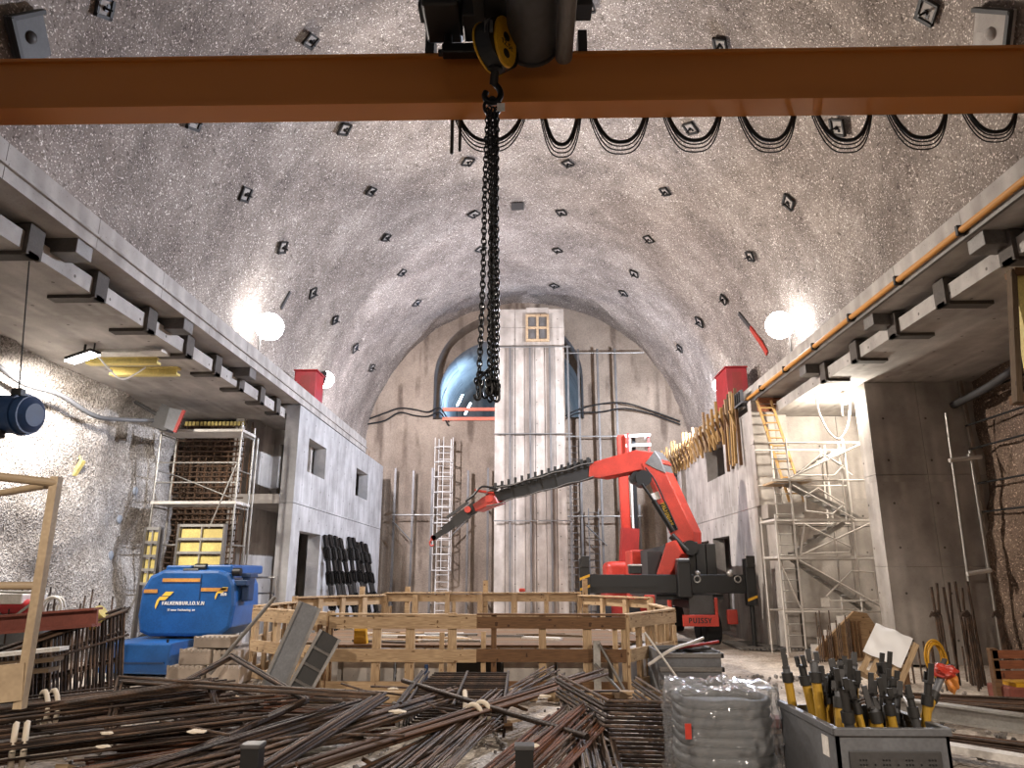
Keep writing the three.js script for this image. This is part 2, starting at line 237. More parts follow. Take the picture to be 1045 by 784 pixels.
{ // gallery lamps
  const t = thing('work_lamp', 'bright tilted work lamp under the left slab lighting the shotcrete wall', 'lamp');
  part(t, 'housing', bar(V(-11.5, 7.62, -17.2), V(-10.75, 7.78, -17.0), 0.34, 0.08), M.greyD);
  part(t, 'lens', bar(V(-11.5, 7.57, -17.2), V(-10.75, 7.73, -17.0), 0.3, 0.03), M.glow);
  part(t, 'hanger', [rod(V(-11.1, 7.7, -17.1), V(-11.1, 8.0, -17.1), 0.03), rod(V(-10.8, 7.75, -17.0), V(-10.8, 8.0, -17.0), 0.02)], M.dark);
  const l = new THREE.SpotLight(0xfff6ec, LAMP * 4, 0, 1.5, 0.4); l.position.set(-11.25, 7.45, -17.05); l.target.position.set(-12.1, 4.4, -18.2); l.shadow.radius = 8; l.castShadow = true; t.add(l, l.target); l.name = 'light'; l.target.name = 'light_target';
  const q = thing('work_lamp', 'small bright lamp under the right slab above the stair scaffold', 'lamp');
  part(q, 'housing', [rod(V(10.12, 7.86, -22.4), V(10.12, 8.0, -22.4), 0.14, 14), rod(V(10.0, 7.9, -22.4), V(9.98, 7.2, -22.4), 0.035)], M.whitep);
  part(q, 'bulb', ball(V(10.12, 7.74, -22.4), 0.14, 16), M.glow);
  const k = new THREE.PointLight(0xfff4e4, LAMP * 1.3); k.position.set(10.05, 7.4, -22.5); k.shadow.radius = 6; k.castShadow = true; q.add(k); k.name = 'light';
  for (const [x, y, lab] of [[-4.55, 13.9, 'white tube lamp in the blue tunnel, the one nearer the tunnel wall'], [-4.0, 13.3, 'white tube lamp in the blue tunnel, the one nearer the concrete column']]) {
    const f = thing('tube_lamp', lab, 'lamp'); part(f, 'tube', rod(V(x - 0.12, y - 0.45, -47.6), V(x + 0.16, y + 0.5, -48.4), 0.07, 10), M.glowB); part(f, 'stand', rod(V(x - 0.12, y - 0.45, -47.6), V(x - 0.12, 12.2, -47.6), 0.03), M.dark);
  }
  const b = new THREE.SpotLight(0x86b8f4, LAMP * 4.5, 0, 1.25, 0.6); b.position.set(-3.2, 13.8, -48.3); b.target.position.set(-5.2, 14.6, -48.9); b.shadow.radius = 8; b.castShadow = true; b.name = 'light'; b.target.name = 'light_target'; groups[groups.length - 1].add(b, b.target);
  const b2 = new THREE.PointLight(0x86b8f4, LAMP * 1.6); b2.position.set(-2.2, 13.6, -52); b2.shadow.radius = 8; b2.castShadow = true; b2.name = 'light'; groups[groups.length - 2].add(b2);  // unseen light deeper than the tubes, placed to carry blue across the tunnel
}
// ================= BUILDINGS =================
function wallHoles(x, th, z0, z1, y0, y1, holes) { // wall in the (depth,y) plane
  const s = new THREE.Shape([[z0, y0], [z1, y0], [z1, y1], [z0, y1]].map(p => new THREE.Vector2(...p)));
  for (const [a, b, c, d] of holes) s.holes.push(new THREE.Path([[a, c], [b, c], [b, d], [a, d]].map(p => new THREE.Vector2(...p))));
  const g = new THREE.ExtrudeGeometry(s, { depth: th, bevelEnabled: false }); g.applyMatrix4(FX(x)); return uvm(g);
}
function wallHolesZ(z, th, x0, x1, y0, y1, holes) {
  const s = new THREE.Shape([[x0, y0], [x1, y0], [x1, y1], [x0, y1]].map(p => new THREE.Vector2(...p)));
  for (const [a, b, c, d] of holes) s.holes.push(new THREE.Path([[a, c], [b, c], [b, d], [a, d]].map(p => new THREE.Vector2(...p))));
  const g = new THREE.ExtrudeGeometry(s, { depth: th, bevelEnabled: false }); g.translate(0, 0, z); return uvm(g);
}
{
  const t = thing('concrete_building', 'two-storey pale concrete building shell lit bluish white, with black struts leaning on it', 'building');
  part(t, 'inner_wall', wallHoles(-8.9, 0.5, 26, 42, -0.1, 4.88, [[27.0, 29.8, 0.05, 3.95]]), M.white);
  part(t, 'inner_wall', wallHoles(-8.895, 0.5, 26, 42, 4.9, 8.5, [[27.35, 29.85, 6.2, 7.5], [35.4, 38.1, 6.15, 7.5]]), M.white);
  part(t, 'floor_slab', bx(-8.9, -10.6, 4.86, 5.2, -25.95, -42), M.conc);
  part(t, 'roof_slab', bx(-8.9, -10.6, 8.2, 8.5, -26, -42), M.conc);
  part(t, 'rear_wall', wallHoles(-10.75, 0.3, 26, 42, -0.1, 8.5, []), M.conc);
  part(t, 'partition', wallHolesZ(-29.6, 0.25, -10.45, -8.9, 5.2, 8.2, [[-10.2, -9.5, 5.25, 7.6]]), M.conc);
  part(t, 'partition', bx(-10.45, -8.9, 0, 4.86, -34, -34.3), M.conc);
  part(t, 'end_wall', bx(-10.7, -8.45, 0, 8.5, -41.7, -42), M.conc);
  part(t, 'window_reveal', [bx(-8.86, -8.84, 6.2, 7.5, -27.35, -27.6)], M.conc);
  for (const z of [-27.5, -28.8, -33.5, -39]) part(t, 'tie_rod', rod(V(-8.6, 8.5, z), V(-8.6, 8.9, z), 0.02, 5), M.rustL);
  const u = thing('concrete_building', 'two-storey grey concrete building shell behind the truck, with timber edge formwork', 'building');
  part(u, 'inner_wall', wallHoles(8.2, 0.5, 26, 43, -0.1, 4.7, [[29.9, 32.6, 0.05, 3.9], [33.3, 35.6, 0.05, 3.85], [37.5, 39.5, 0.05, 3.85]]), M.conc);
  part(u, 'inner_wall', wallHoles(8.195, 0.5, 26.02, 43, 4.72, 8.2, [[29.8, 32.75, 6.4, 7.9], [39.2, 41.9, 6.35, 7.9]]), M.conc);
  part(u, 'corner_pier', [bx(8.15, 8.95, 4.72, 8.5, -25.6, -26.0), bx(8.12, 8.98, 6.9, 7.0, -25.57, -26)], M.conc);
  part(u, 'floor_slab', [bx(8.72, 11.0, 4.3, 4.7, -26.5, -42.7)], M.conc); part(u, 'slab_lip', bx(8.2, 9.4, 4.24, 4.7, -24.9, -25.58), M.conc);
  part(u, 'roof_slab', bx(8.72, 11.2, 8.0, 8.3, -26.5, -42.7), M.conc);
  part(u, 'lower_wall', bx(8.45, 9.0, -0.1, 4.22, -25.1, -25.95), M.conc);
  part(u, 'rear_wall', bx(11.0, 11.3, 0, 8.3, -26.5, -43), M.conc);
  part(u, 'partition', bx(8.7, 11, 4.7, 8, -33, -33.2), M.conc);
  part(u, 'end_wall', bx(8.3, 11.2, 0, 8.3, -42.7, -43), M.conc);
  const w = thing('partition_wall', 'brightly lit pale wall behind the stair scaffold on the right', 'wall');
  part(w, 'wall_panel', bx(9.0, 9.42, 3.0, 7.98, -25.7, -26.4), M.conc);
  for (const [a, b, c, d] of [[9.43, 11.3, 0, 4], [11.32, 13.6, 0, 4], [9.43, 11.3, 4.02, 7.98], [11.32, 13.6, 4.02, 7.98]]) part(w, 'wall_panel', bx(a, b, c, d, -26, -26.4), M.conc);
  const d = thing('cross_wall', 'tall dark concrete cross wall on the right with a pale lit end', 'wall');
  for (const [a, b] of [[0, 2.6], [2.615, 5.2], [5.215, 7.98]]) for (const [c, e] of [[10.2, 11.7], [11.715, 13.5]]) part(d, 'wall_panel', bx(c, e, a, b, -21.2, -21.95), M.conc);
}
// ---------- central column ----------
{
  const t = thing('concrete_column', 'tall pale concrete column with vertical board-marked panels in front of the end wall', 'column');
  part(t, 'core', bx(-1.7, 2.2, 0, 17.2, -40.15, -44), M.column2);
  const xs = [-1.78, -1.15, -0.62, -0.05, 0.52, 1.1, 1.66, 2.25];
  for (let i = 0; i + 1 < xs.length; i++) for (const [a, b] of [[0, 5.2], [5.23, 10.0], [10.03, 15.15]]) part(t, 'panel', bx(xs[i] + 0.012, xs[i + 1] - 0.012, a, b, -39.95 + (i % 2) * 0.06, -40.2), i % 2 ? M.column2 : M.column);
  for (const [a, b] of [[-1.78, -0.62], [-0.6, 0.04], [1.36, 2.25]]) for (const [c, e] of [[15.17, 16.35], [16.37, 17.5]]) part(t, 'top_panel', bx(a, b, c, e, -39.95, -40.2), M.column);
  part(t, 'top_panel', [bx(0.05, 1.35, 15.17, 15.5, -39.96, -40.2), bx(0.05, 1.35, 17.1, 17.6, -39.96, -40.2)], M.column);
  const w = thing('timber_window', 'small four-pane timber window near the top of the concrete column', 'window');
  part(w, 'frame', [bx(0.02, 1.38, 15.48, 15.62, -39.8, -40.0), bx(0.02, 1.38, 17.0, 17.14, -39.8, -40.0), bx(0.02, 0.16, 15.62, 17.0, -39.8, -40), bx(1.24, 1.38, 15.62, 17.0, -39.8, -40)], M.wood);
  part(w, 'mullion', [bx(0.63, 0.77, 15.62, 17.0, -39.82, -39.98), bx(0.16, 1.24, 16.24, 16.38, -39.815, -39.985)], M.wood);
  for (const x of [0.16, 0.77]) for (const y of [15.62, 16.38]) part(w, 'pane', bx(x, x + 0.47, y, y + 0.62, -39.9, -39.92), M.galvD);
  [-0.9, 0.24, 1.38, 2.42].forEach((x, i) => solo('steel_rail', `dark vertical steel rail on the column, ${['first', 'second', 'third', 'fourth'][i]} from its left edge`, 'rail', [bx(x - 0.05, x + 0.05, 0, 15.2, -39.75, -39.88)], M.galvD, 'rails on the column'));
  [15.1, 10.0, 5.2].forEach((y, i) => solo('tie_bar', `thin horizontal steel bar across the column and end wall, ${['topmost', 'middle', 'lowest'][i]}`, 'bar', [rod(V(-1.8, y, -39.72), V(2.6, y, -39.72), 0.035)], M.steel, 'bars across the column'));
}
// ---------- rails, ladders and cables on the end wall ----------
{
  [-7.9, -6.8, -5.65, -3.5, -2.3].forEach((x, i) => solo('wall_rail', `upright steel rail on the end wall left of the column, ${['first', 'second', 'third', 'fourth', 'fifth'][i]} from the pale building`, 'rail', [bx(x - 0.06, x + 0.06, 0, 8.6 - (i % 2) * 0.15, -43.3, -43.5), bx(x - 0.05, x + 0.05, 0.6, 0.7, -43.5, -44), bx(x - 0.05, x + 0.05, 6, 6.1, -43.5, -44)], M.galvD, 'rails left of the column'));
  [3.3, 4.5, 5.6, 6.7].forEach((x, i) => solo('wall_rail', `upright steel rail on the end wall right of the column, ${['first', 'second', 'third', 'fourth'][i]} from the column`, 'rail', [bx(x - 0.06, x + 0.06, 0, i < 3 ? 16.1 : 6.4, -43.3, -43.5), bx(x - 0.05, x + 0.05, 0.6, 0.7, -43.5, -44), bx(x - 0.05, x + 0.05, 6, 6.1, -43.5, -44)], M.galvD, 'rails right of the column'));
  solo('waler_bar', 'thin horizontal bar tying the rails left of the column', 'bar', rod(V(-8.0, 5.8, -43.25), V(-5.0, 5.8, -43.25), 0.045), M.galv);
  [[15.8, 7.4], [10.5, 6], [5.7, 6.8]].forEach(([y, x], i) => solo('waler_bar', `thin horizontal bar tying the rails right of the column, ${['topmost', 'middle', 'lowest'][i]}`, 'bar', rod(V(2.3, y, -43.25), V(x, y, -43.25), 0.045), M.galv, 'bars right of the column'));
  for (const [x, y, n] of [[-7.9, 5.4, 1], [-3.4, 5.6, -1], [3.5, 5.2, 1]]) solo('wall_brace', `thin slanting brace between upright rails ${n > 0 ? (x < 0 ? 'near the pale building' : 'right of the column') : 'beside the caged ladder'}`, 'brace', [rod(V(x, y, -43.2), V(x + n * 1.2, y - 1.2, -43.2), 0.04)], M.galvD);
  function ladder(label, x, y0, y1, z, w, m, cage) {
    const t = thing('ladder', label, 'ladder');
    for (const s of [-1, 1]) part(t, 'stile', bx(x + s * w / 2 - 0.03, x + s * w / 2 + 0.03, y0, y1, z, z - 0.08), m);
    for (let y = y0 + 0.35; y < y1 - 0.1; y += 0.4) part(t, 'rung', rod(V(x - w / 2, y, z - 0.04), V(x + w / 2, y, z - 0.04), 0.025, 6), m);
    if (cage) { const hoop = y => cable([V(x - w / 2, y, z), V(x - w * 0.75, y, z + 0.45), V(x, y, z + 0.75), V(x + w * 0.75, y, z + 0.45), V(x + w / 2, y, z)], 0.035, 18, 5); for (let y = cage; y <= y1 + 0.05; y += 0.9) part(t, 'hoop', hoop(y), m); for (const k of [-0.72, 0, 0.72]) part(t, 'cage_strip', rod(V(x + w * k, cage, z + (k ? 0.45 : 0.75)), V(x + w * k, y1, z + (k ? 0.45 : 0.75)), 0.03, 5), m); }
    return t;
  }
  ladder('pale steel ladder with a safety cage up the end wall', -4.95, 0, 10.4, -43.4, 0.75, M.whitep, 2.6);
  ladder('dark steel ladder on the end wall right beside the column', 2.95, 0, 10.3, -43.5, 0.5, M.galvD);
  ladder('short steel ladder on the end wall between the rails right of the column', 4.0, 0, 6.2, -43.5, 0.6, M.galvD);
  for (const [y, k, lab] of [[12.28, 0, 'upper black cable sagging along the end wall left of the tunnel mouth'], [12.0, 1, 'lower black cable sagging along the end wall left of the tunnel mouth']]) solo('cable', lab, 'cable', cable([V(-10, y - 0.6, -43.8), V(-8.8, y - 0.15 - k * 0.2, -43.8), V(-7.9, y + 0.15, -43.8), V(-6.9, y + 0.05 - k * 0.1, -43.8), V(-6.1, y - 0.1, -43.8), V(-5.4, y + 0.15, -43.8), V(-4.8, y - 0.7, -43.9)], 0.05, 50), M.rubber);
  for (const [y, k, lab] of [[12.4, 0, 'upper black cable strung along the end wall right of the column'], [12.2, 1, 'lower black cable strung along the end wall right of the column']]) solo('cable', lab, 'cable', cable([V(2.3, y - 0.7, -43.2), V(3.1, y - 0.3, -43.15), V(4.6, y + 0.1 - k * 0.3, -43.15), V(6.0, y + 0.15 - k * 0.15, -43.15), V(7.6, y - 0.2, -43.6), V(9.5, y - 0.9, -43.7)], 0.05, 50), M.rubber);
  [12.35, 11.75].forEach((y, i) => solo('barrier_rail', `salmon pink barrier rail across the blue tunnel mouth, ${i ? 'lower' : 'upper'} one`, 'barrier', bx(-5.2, -1.8, y - 0.1, y + 0.1, -43.8, -43.95), M.pink));
  M.whitep.side = THREE.DoubleSide;
}
// ---------- black struts leaning on the pale building ----------
{
  const spots = [30.2, 30.9, 31.8, 32.6, 34.3, 35.1, 36.0, 36.9, 37.9];
  spots.forEach((d, i) => {
    const t = thing('lattice_strut', `black link-like strut leaning on the pale building, ${['first', 'second', 'third', 'fourth', 'fifth', 'sixth', 'seventh', 'eighth', 'ninth'][i]} from the doorway`, 'strut', 'struts leaning on the pale building');
    const lean = 0.5 + (i % 4) * 0.35 + (i > 4 ? 0.6 : 0), top = V(-8.3, 4.1 - rr(0, 0.2), -d), bot = V(-7.7 + rr(-.1, .1), 0.05, -d - lean);
    part(t, 'spine', bar(bot, top, 0.1, 0.08, V(1, 0.3, 0)), M.blackSteel);
    for (let k = 0; k < 8; k++) { const a = bot.clone().lerp(top, k / 8), b = bot.clone().lerp(top, (k + 0.9) / 8); const off = (k % 2 ? V(0, 0, 0.17) : V(0.12, 0, 0.04)); part(t, 'link', [rod(a.clone().add(off), b.clone().add(off), 0.062, 6), rod(a.clone().sub(off), b.clone().sub(off), 0.062, 6), rod(a.clone().add(off), a.clone().sub(off), 0.07, 6), rod(b.clone().add(off), b.clone().sub(off), 0.07, 6)], k % 3 ? M.blackSteel : M.dark); }
  });
}
// ================= VAULT FITTINGS =================
const onVault = (deg, z, r = R) => V(Math.cos(deg * Math.PI / 180) * r, CY + Math.sin(deg * Math.PI / 180) * r, z);
function vaultFrame(deg, z, r, spin) { const p = onVault(deg, z, r), n = V(-Math.cos(deg * Math.PI / 180), -Math.sin(deg * Math.PI / 180), 0), zz = V(0, 0, 1), tx = zz.clone().cross(n); return new THREE.Matrix4().makeBasis(tx, zz, n).setPosition(p).multiply(new THREE.Matrix4().makeRotationZ(spin)); }
{
  const bolts = [[152, -16.6], [128.5, -21.6], [152.5, -20.3], [128.2, -25.8], [129.1, -29.7], [152.9, -24], [128.8, -33.7], [153.7, -28.1], [153.3, -31.6], [128.2, -38.1], [153.6, -35.8], [153.1, -39.8], [128.1, -17.4], [79.4, -27.1], [54.8, -26.6], [79.9, -31.4], [104.2, -31.2], [103.8, -26.7], [54.6, -30.9], [29.2, -21.6], [29.2, -25.8], [80, -35.6], [55.2, -35], [28.4, -30], [79.9, -40.5], [56.3, -38], [30.4, -33.8], [30.8, -38.3], [54.3, -22.2], [29.7, -17.6], [54.5, -18.1], [28.7, -13.2], [152.8, -12.5], [103.7, -35.1], [78.7, -18.4]];
  const rows = { 152: 'lowest row on the left side of the vault', 128: 'second row up, vault left', 104: 'row just left of the vault crown', 79: 'row just right of the vault crown', 55: 'second row up, vault right', 29: 'lowest row on the right side of the vault' };
  const cnt = {};
  const ord = ['nearest', 'second', 'third', 'fourth', 'fifth', 'sixth', 'seventh', 'eighth'];
  bolts.sort((a, b) => b[1] - a[1]);
  for (const [a, z] of bolts) {
    const key = Object.keys(rows).reduce((p, q) => Math.abs(q - a) < Math.abs(p - a) ? q : p); cnt[key] = (cnt[key] ?? -1) + 1;
    const t = thing('rock_bolt', `dark anchor plate, ${ord[cnt[key]]} along the ${rows[key]}`, 'rock bolt', 'anchor plates on the vault');
    const f = vaultFrame(a, z, R - 0.06, rr(0.2, 1.1)), s = rr(0.2, 0.25), w = 0.075;
    const loc = g => { g.applyMatrix4(f); return g; };
    part(t, 'plate_rim', [loc(bx(-s, s, -s, -s + w, 0, 0.1)), loc(bx(-s, s, s - w * 0.7, s, 0, 0.08)), loc(bx(-s, -s + w, -s, s, 0, 0.1)), loc(bx(s - w * 0.6, s, -s, s, 0, 0.07))], M.dark);
    part(t, 'plate', loc(bx(-s + 0.03, s - 0.03, -s + 0.03, s - 0.03, 0, 0.05)), M.conc);
    part(t, 'bolt', [loc(rod(V(0, 0, 0), V(0.02, 0.03, 0.3), 0.026, 6)), loc(rod(V(0, 0, 0.05), V(0, 0, 0.11), 0.06, 6)), loc(bx(0.02, 0.1, -0.12, -0.04, 0.05, 0.07))], M.blackSteel);
  }
  const big = (a, z, s, sp, lab, m) => { const t = thing('anchor_cover', lab, 'panel'); const f = vaultFrame(a, z, R - 0.1, sp); const L = g => { g.applyMatrix4(f); return g; }; part(t, 'plate', L(rbx(-s, s, -s, s, 0, 0.12, 0.02)), m); part(t, 'edge_strip', [L(bx(-s, s, s - 0.06, s + 0.02, 0.1, 0.22)), L(bx(s - 0.06, s + 0.02, -s, s, 0.1, 0.2))], M.dark); part(t, 'boss', L(ball(V(0, 0, 0.1), s * 0.3, 10)), m); };
  big(162.9, -11.4, 0.42, 0.9, 'large dark grey square panel on the vault at the upper left corner', M.greyD);
  big(19.9, -12.2, 0.45, 0.75, 'large pale square panel on the vault at the upper right corner', M.conc);
  { const f = vaultFrame(92, -31.1, R - 0.04, 0); const g = bx(-0.3, 0.3, -0.35, 0.35, 0, 0.03); g.applyMatrix4(f); solo('patch_plate', 'small grey rectangular plate on the vault crown beside the chains', 'plate', g, M.greyD); }
  { const pts = []; for (let i = 0; i <= 8; i++) pts.push(onVault(22.7 - 13 * i / 8, -29.4 + 1.2 * i / 8, R - 0.09)); const t = thing('marker_strip', 'red strip running down the vault beside the right floodlight', 'strip'); part(t, 'upper_end', bar(pts[0], pts[3], 0.22, 0.06, V(-1, -0.3, 0)), M.greyD); part(t, 'strip', [bar(pts[3], pts[6], 0.24, 0.06, V(-1, -0.3, 0)), bar(pts[6], pts[8], 0.24, 0.06, V(-1, -0.3, 0))], M.red); }
  { const pts = []; for (let i = 0; i <= 8; i++) pts.push(onVault(158 + 9 * i / 8, -26.3 + 0.2 * i / 8, R - 0.07)); solo('marker_strip', 'grey strip on the vault above the larger left floodlight', 'strip', [bar(pts[0], pts[4], 0.14, 0.06, V(1, -0.3, 0))], M.greyD); }
  const rb = (x, z0, z1, h, lab) => { const t = thing('red_cabinet', lab, 'cabinet'); part(t, 'body', rbx(x - 0.45, x + 0.45, 9.22, 9.2 + h, z0, z1, 0.04), M.redbox); part(t, 'lid', rbx(x - 0.49, x + 0.49, 9.2 + h, 9.26 + h, z0 + 0.04, z1 - 0.04, 0.02), M.redbox); part(t, 'door_seam', bx(x - 0.2, x + 0.2, 9.4, 9.0 + h, z0 + 0.006, z0 - 0.01), M.redD); };
  rb(-9.0, -28.2, -29.3, 1.25, 'red cabinet standing on the left runway beam'); rb(9.0, -29.8, -31.6, 1.75, 'red cabinet standing on the right runway beam');
  for (const [z, i] of [[-20.4, 0], [-23, 1], [-26.6, 2], [-29.4, 3], [-31, 4]]) solo('starter_pin', `thin bar sticking up from the left runway beam, ${ord[i]} one`, 'bar', [rod(V(-9.2, 9.19, z), V(-9.2, 9.5, z), 0.02, 5), rod(V(-9.2, 9.5, z), V(-8.8, 9.55, z), 0.02, 5)], M.galv, 'bars on the left runway beam');
}
// ================= CRANE =================
{
  const t = thing('bridge_girder', 'orange crane bridge girder spanning the cavern', 'girder');
  part(t, 'web', bx(-9.5, 9.5, 9.93, 10.75, -10.24, -10.6), M.orange);
  part(t, 'bottom_flange', bx(-9.5, 9.5, 9.86, 9.93, -10.2, -10.66), M.orange);
  part(t, 'top_flange', bx(-9.5, 9.5, 10.75, 10.81, -10.18, -10.66), M.orange);
  for (const s of [-1, 1]) { part(t, 'end_carriage', rbx(s * 9.2, s * 9.48, 9.44, 9.86, -9.5, -10.9, 0.03), M.orange); for (const z of [-9.75, -10.65]) part(t, 'wheel', rod(V(s * 9.26, 9.46, z), V(s * 9.38, 9.46, z), 0.13, 16), M.dark); }
  part(t, 'cable_track', bx(-1.3, 9, 9.98, 10.06, -10.68, -10.76), M.dark);
  const f = thing('festoon_cable', 'black festoon cable hanging in loops below the orange girder', 'cable');
  const loops = [[-1.15, -0.02, 0.62], [0.33, 0.92, 0.72], [1.16, 2.08, 0.68], [2.41, 3.32, 0.66], [3.68, 4.58, 0.68], [4.93, 5.86, 0.7], [6.19, 7.13, 0.66], [7.46, 8.3, 0.55]];
  for (const [a, b, h] of loops) { const c = []; for (let k = 0; k < 4; k++) { const hh = h * (0.86 + k * 0.09), r = k ? 0.012 : 0.034, n = 9, pts = []; for (let i = 0; i <= n; i++) { const u = i / n, x = a + (b - a) * u + (k ? 0.02 * k * (u < 0.5 ? -1 : 1) : 0); pts.push(V(x, 10.02 - hh * (1 - Math.pow(Math.abs(2 * u - 1), 2.6)), -10.72 - k * 0.02)); } c.push(cable(pts, r, 24, 5)); } part(f, 'cable_loop', c, M.rubber); }
  for (const x of [-1.17, 0.15, 1.04, 2.25, 3.5, 4.76, 6.02, 7.3, 8.4]) part(f, 'carrier', rbx(x - 0.11, x + 0.11, 9.94, 10.08, -10.68, -10.8, 0.02), M.dark);
  part(f, 'end_box', [rbx(-1.26, -1.2, 9.25, 10.0, -10.7, -10.76, 0.02), rbx(-1.12, -1.07, 9.3, 10.0, -10.7, -10.76, 0.02)], M.dark);
  const c = thing('hoist_trolley', 'dark hoist trolley with drum and grey tube above the girder', 'trolley');
  part(c, 'drum', [rod(V(0.13, 10.75, -6.2), V(0.13, 10.75, -9.9), 0.4, 28), rod(V(0.13, 10.75, -9.9), V(0.13, 10.75, -9.95), 0.44, 28)], M.greyD);
  part(c, 'grey_tube', rod(V(0.64, 10.5, -6.2), V(0.64, 10.5, -9.95), 0.14, 18), M.galvD);
  part(c, 'motor', [rbx(-1.6, -1.0, 10.9, 11.5, -9.2, -10.1, 0.06), rod(V(-1.3, 11.2, -8.3), V(-1.3, 11.2, -9.2), 0.25, 18), rbx(-0.98, -0.75, 10.85, 11.2, -9.4, -10, 0.03)], M.black);
  part(c, 'bracket', [rbx(-1.34, -0.75, 10.6, 10.78, -9.9, -10.1, 0.03), rbx(-1.32, -1.2, 10.7, 11.0, -9.95, -10.1, 0.02), rod(V(-1.4, 10.66, -10), V(-1.25, 10.66, -10), 0.06, 10), rod(V(-1.24, 10.75, -9.9), V(-1.24, 11, -9.9), 0.07, 10)], M.black);
  part(c, 'frame', [bx(-0.78, -0.62, 10.85, 11.2, -6, -10.1), bx(-0.62, -0.34, 10.9, 11.3, -6, -10.1), bx(-0.34, -0.27, 10.85, 11.2, -6, -10.1)], M.dark);
  part(c, 'wire_rope', [rod(V(-0.62, 10.7, -9.6), V(-0.62, 11.5, -9.3), 0.015, 5), rod(V(-0.38, 10.7, -9.6), V(-0.38, 11.5, -9.3), 0.015, 5), rod(V(-0.28, 10.4, -9.7), V(-0.28, 11.5, -9.3), 0.012, 5)], M.steel);
  parts(c, 'cross_beam', [bx(-1.7, 1.1, 11.2, 11.5, -6.2, -6.6), bx(-1.7, 1.1, 11.2, 11.5, -9.6, -9.95)], M.dark); parts(c, 'foot', [bx(-1.65, -1.5, 10.8, 11.2, -10.15, -10.5), bx(0.9, 1.05, 10.8, 11.2, -10.15, -10.5)], M.dark);
  const h = thing('hook_block', 'black crane hook block with a round yellow cheek plate', 'hook block');
  const ax = V(0.82, 0, 0.57).normalize(), ctr = V(-0.42, 10.36, -9.5);
  const disc = (o, r, w, m, n, yy = 0) => part(h, n, rod(ctr.clone().addScaledVector(ax, o).add(V(0, yy, 0)), ctr.clone().addScaledVector(ax, o + w).add(V(0, yy, 0)), r, 32), m);
  disc(-0.13, 0.4, 0.26, M.black, 'sheave_housing');
  const ch = part(h, 'cheek_plate', (() => { const s = new THREE.Shape(); s.absellipse(0, 0, 0.26, 0.43, 0, Math.PI * 2); const g = new THREE.ExtrudeGeometry(s, { depth: 0.03, bevelEnabled: true, bevelSize: 0.01, bevelThickness: 0.01, bevelSegments: 1, curveSegments: 32 }); g.applyMatrix4(mtx.clone().makeBasis(V(0, 1, 0).cross(ax).normalize(), V(0, 1, 0), ax).setPosition(ctr.clone().addScaledVector(ax, 0.14))); return uvm(g); })(), M.yellow);
  for (const yy of [0.08, -0.22]) part(ch, 'bore', rod(ctr.clone().addScaledVector(ax, 0.17).add(V(0, yy, 0)), ctr.clone().addScaledVector(ax, 0.19).add(V(0, yy, 0)), 0.075, 16), M.black);
  part(ch, 'lettering', text('12.5t', 0.09, mtx.clone().makeBasis(V(0, 1, 0).cross(ax).normalize(), V(0, 1, 0), ax).setPosition(ctr.clone().addScaledVector(ax, 0.172)).multiply(mtx.clone().makeTranslation(-0.13, -0.09, 0))), M.black);
  part(h, 'rear_cheek', rod(ctr.clone().addScaledVector(ax, -0.16), ctr.clone().addScaledVector(ax, -0.13), 0.42, 28), M.yellow);
  part(h, 'label_plate', bx(-0.6, -0.47, 10.3, 10.52, -9.13, -9.15), M.galvD);
  part(h, 'hook_shank', [rod(V(-0.45, 10.02, -9.55), V(-0.48, 9.86, -9.75), 0.07, 12), rod(V(-0.45, 10.05, -9.53), V(-0.45, 9.95, -9.55), 0.12, 14)], M.blackSteel);
  part(h, 'hook', cable([V(-0.48, 9.88, -9.75), V(-0.40, 9.78, -9.75), V(-0.37, 9.66, -9.75), V(-0.44, 9.54, -9.75), V(-0.56, 9.54, -9.75), V(-0.62, 9.64, -9.75), V(-0.6, 9.72, -9.75)], 0.05, 28, 8), M.blackSteel);
  // chain sling
  const s = thing('chain_sling', 'bundle of long black lifting chains hanging from the crane hook', 'chain');
  const link = new THREE.TorusGeometry(0.037, 0.0135, 5, 10); link.scale(1, 1.5, 1);
  part(s, 'master_ring', [cable([V(-0.5, 9.62, -9.75), V(-0.62, 9.5, -9.75), V(-0.6, 9.36, -9.75), V(-0.5, 9.28, -9.75), V(-0.4, 9.36, -9.75), V(-0.38, 9.5, -9.75), V(-0.5, 9.62, -9.75)], 0.03, 30, 6)], M.blackSteel);
  const strand = (x0, z0, x1, z1, y0, y1, bulge = 0) => { const o = [], n = Math.floor((y0 - y1) / 0.084); for (let i = 0; i < n; i++) { const u = i / n, g = link.clone(); g.rotateY((i % 2) * Math.PI / 2 + 0.5); g.translate(x0 + (x1 - x0) * u + Math.sin(u * 9 + x0 * 40) * 0.006, y0 - (y0 - y1) * u, z0 + (z1 - z0) * u); o.push(g); } part(s, 'chain', o, M.blackSteel); };
  strand(-0.57, -9.72, -0.65, -9.7, 9.35, 4.75); strand(-0.53, -9.78, -0.50, -9.8, 9.35, 4.7); strand(-0.48, -9.7, -0.47, -9.72, 9.35, 4.72); strand(-0.45, -9.76, -0.44, -9.74, 9.35, 4.72); strand(-0.43, -9.7, -0.40, -9.7, 9.35, 4.8); strand(-0.53, -9.66, -0.46, -9.64, 9.35, 5.6);
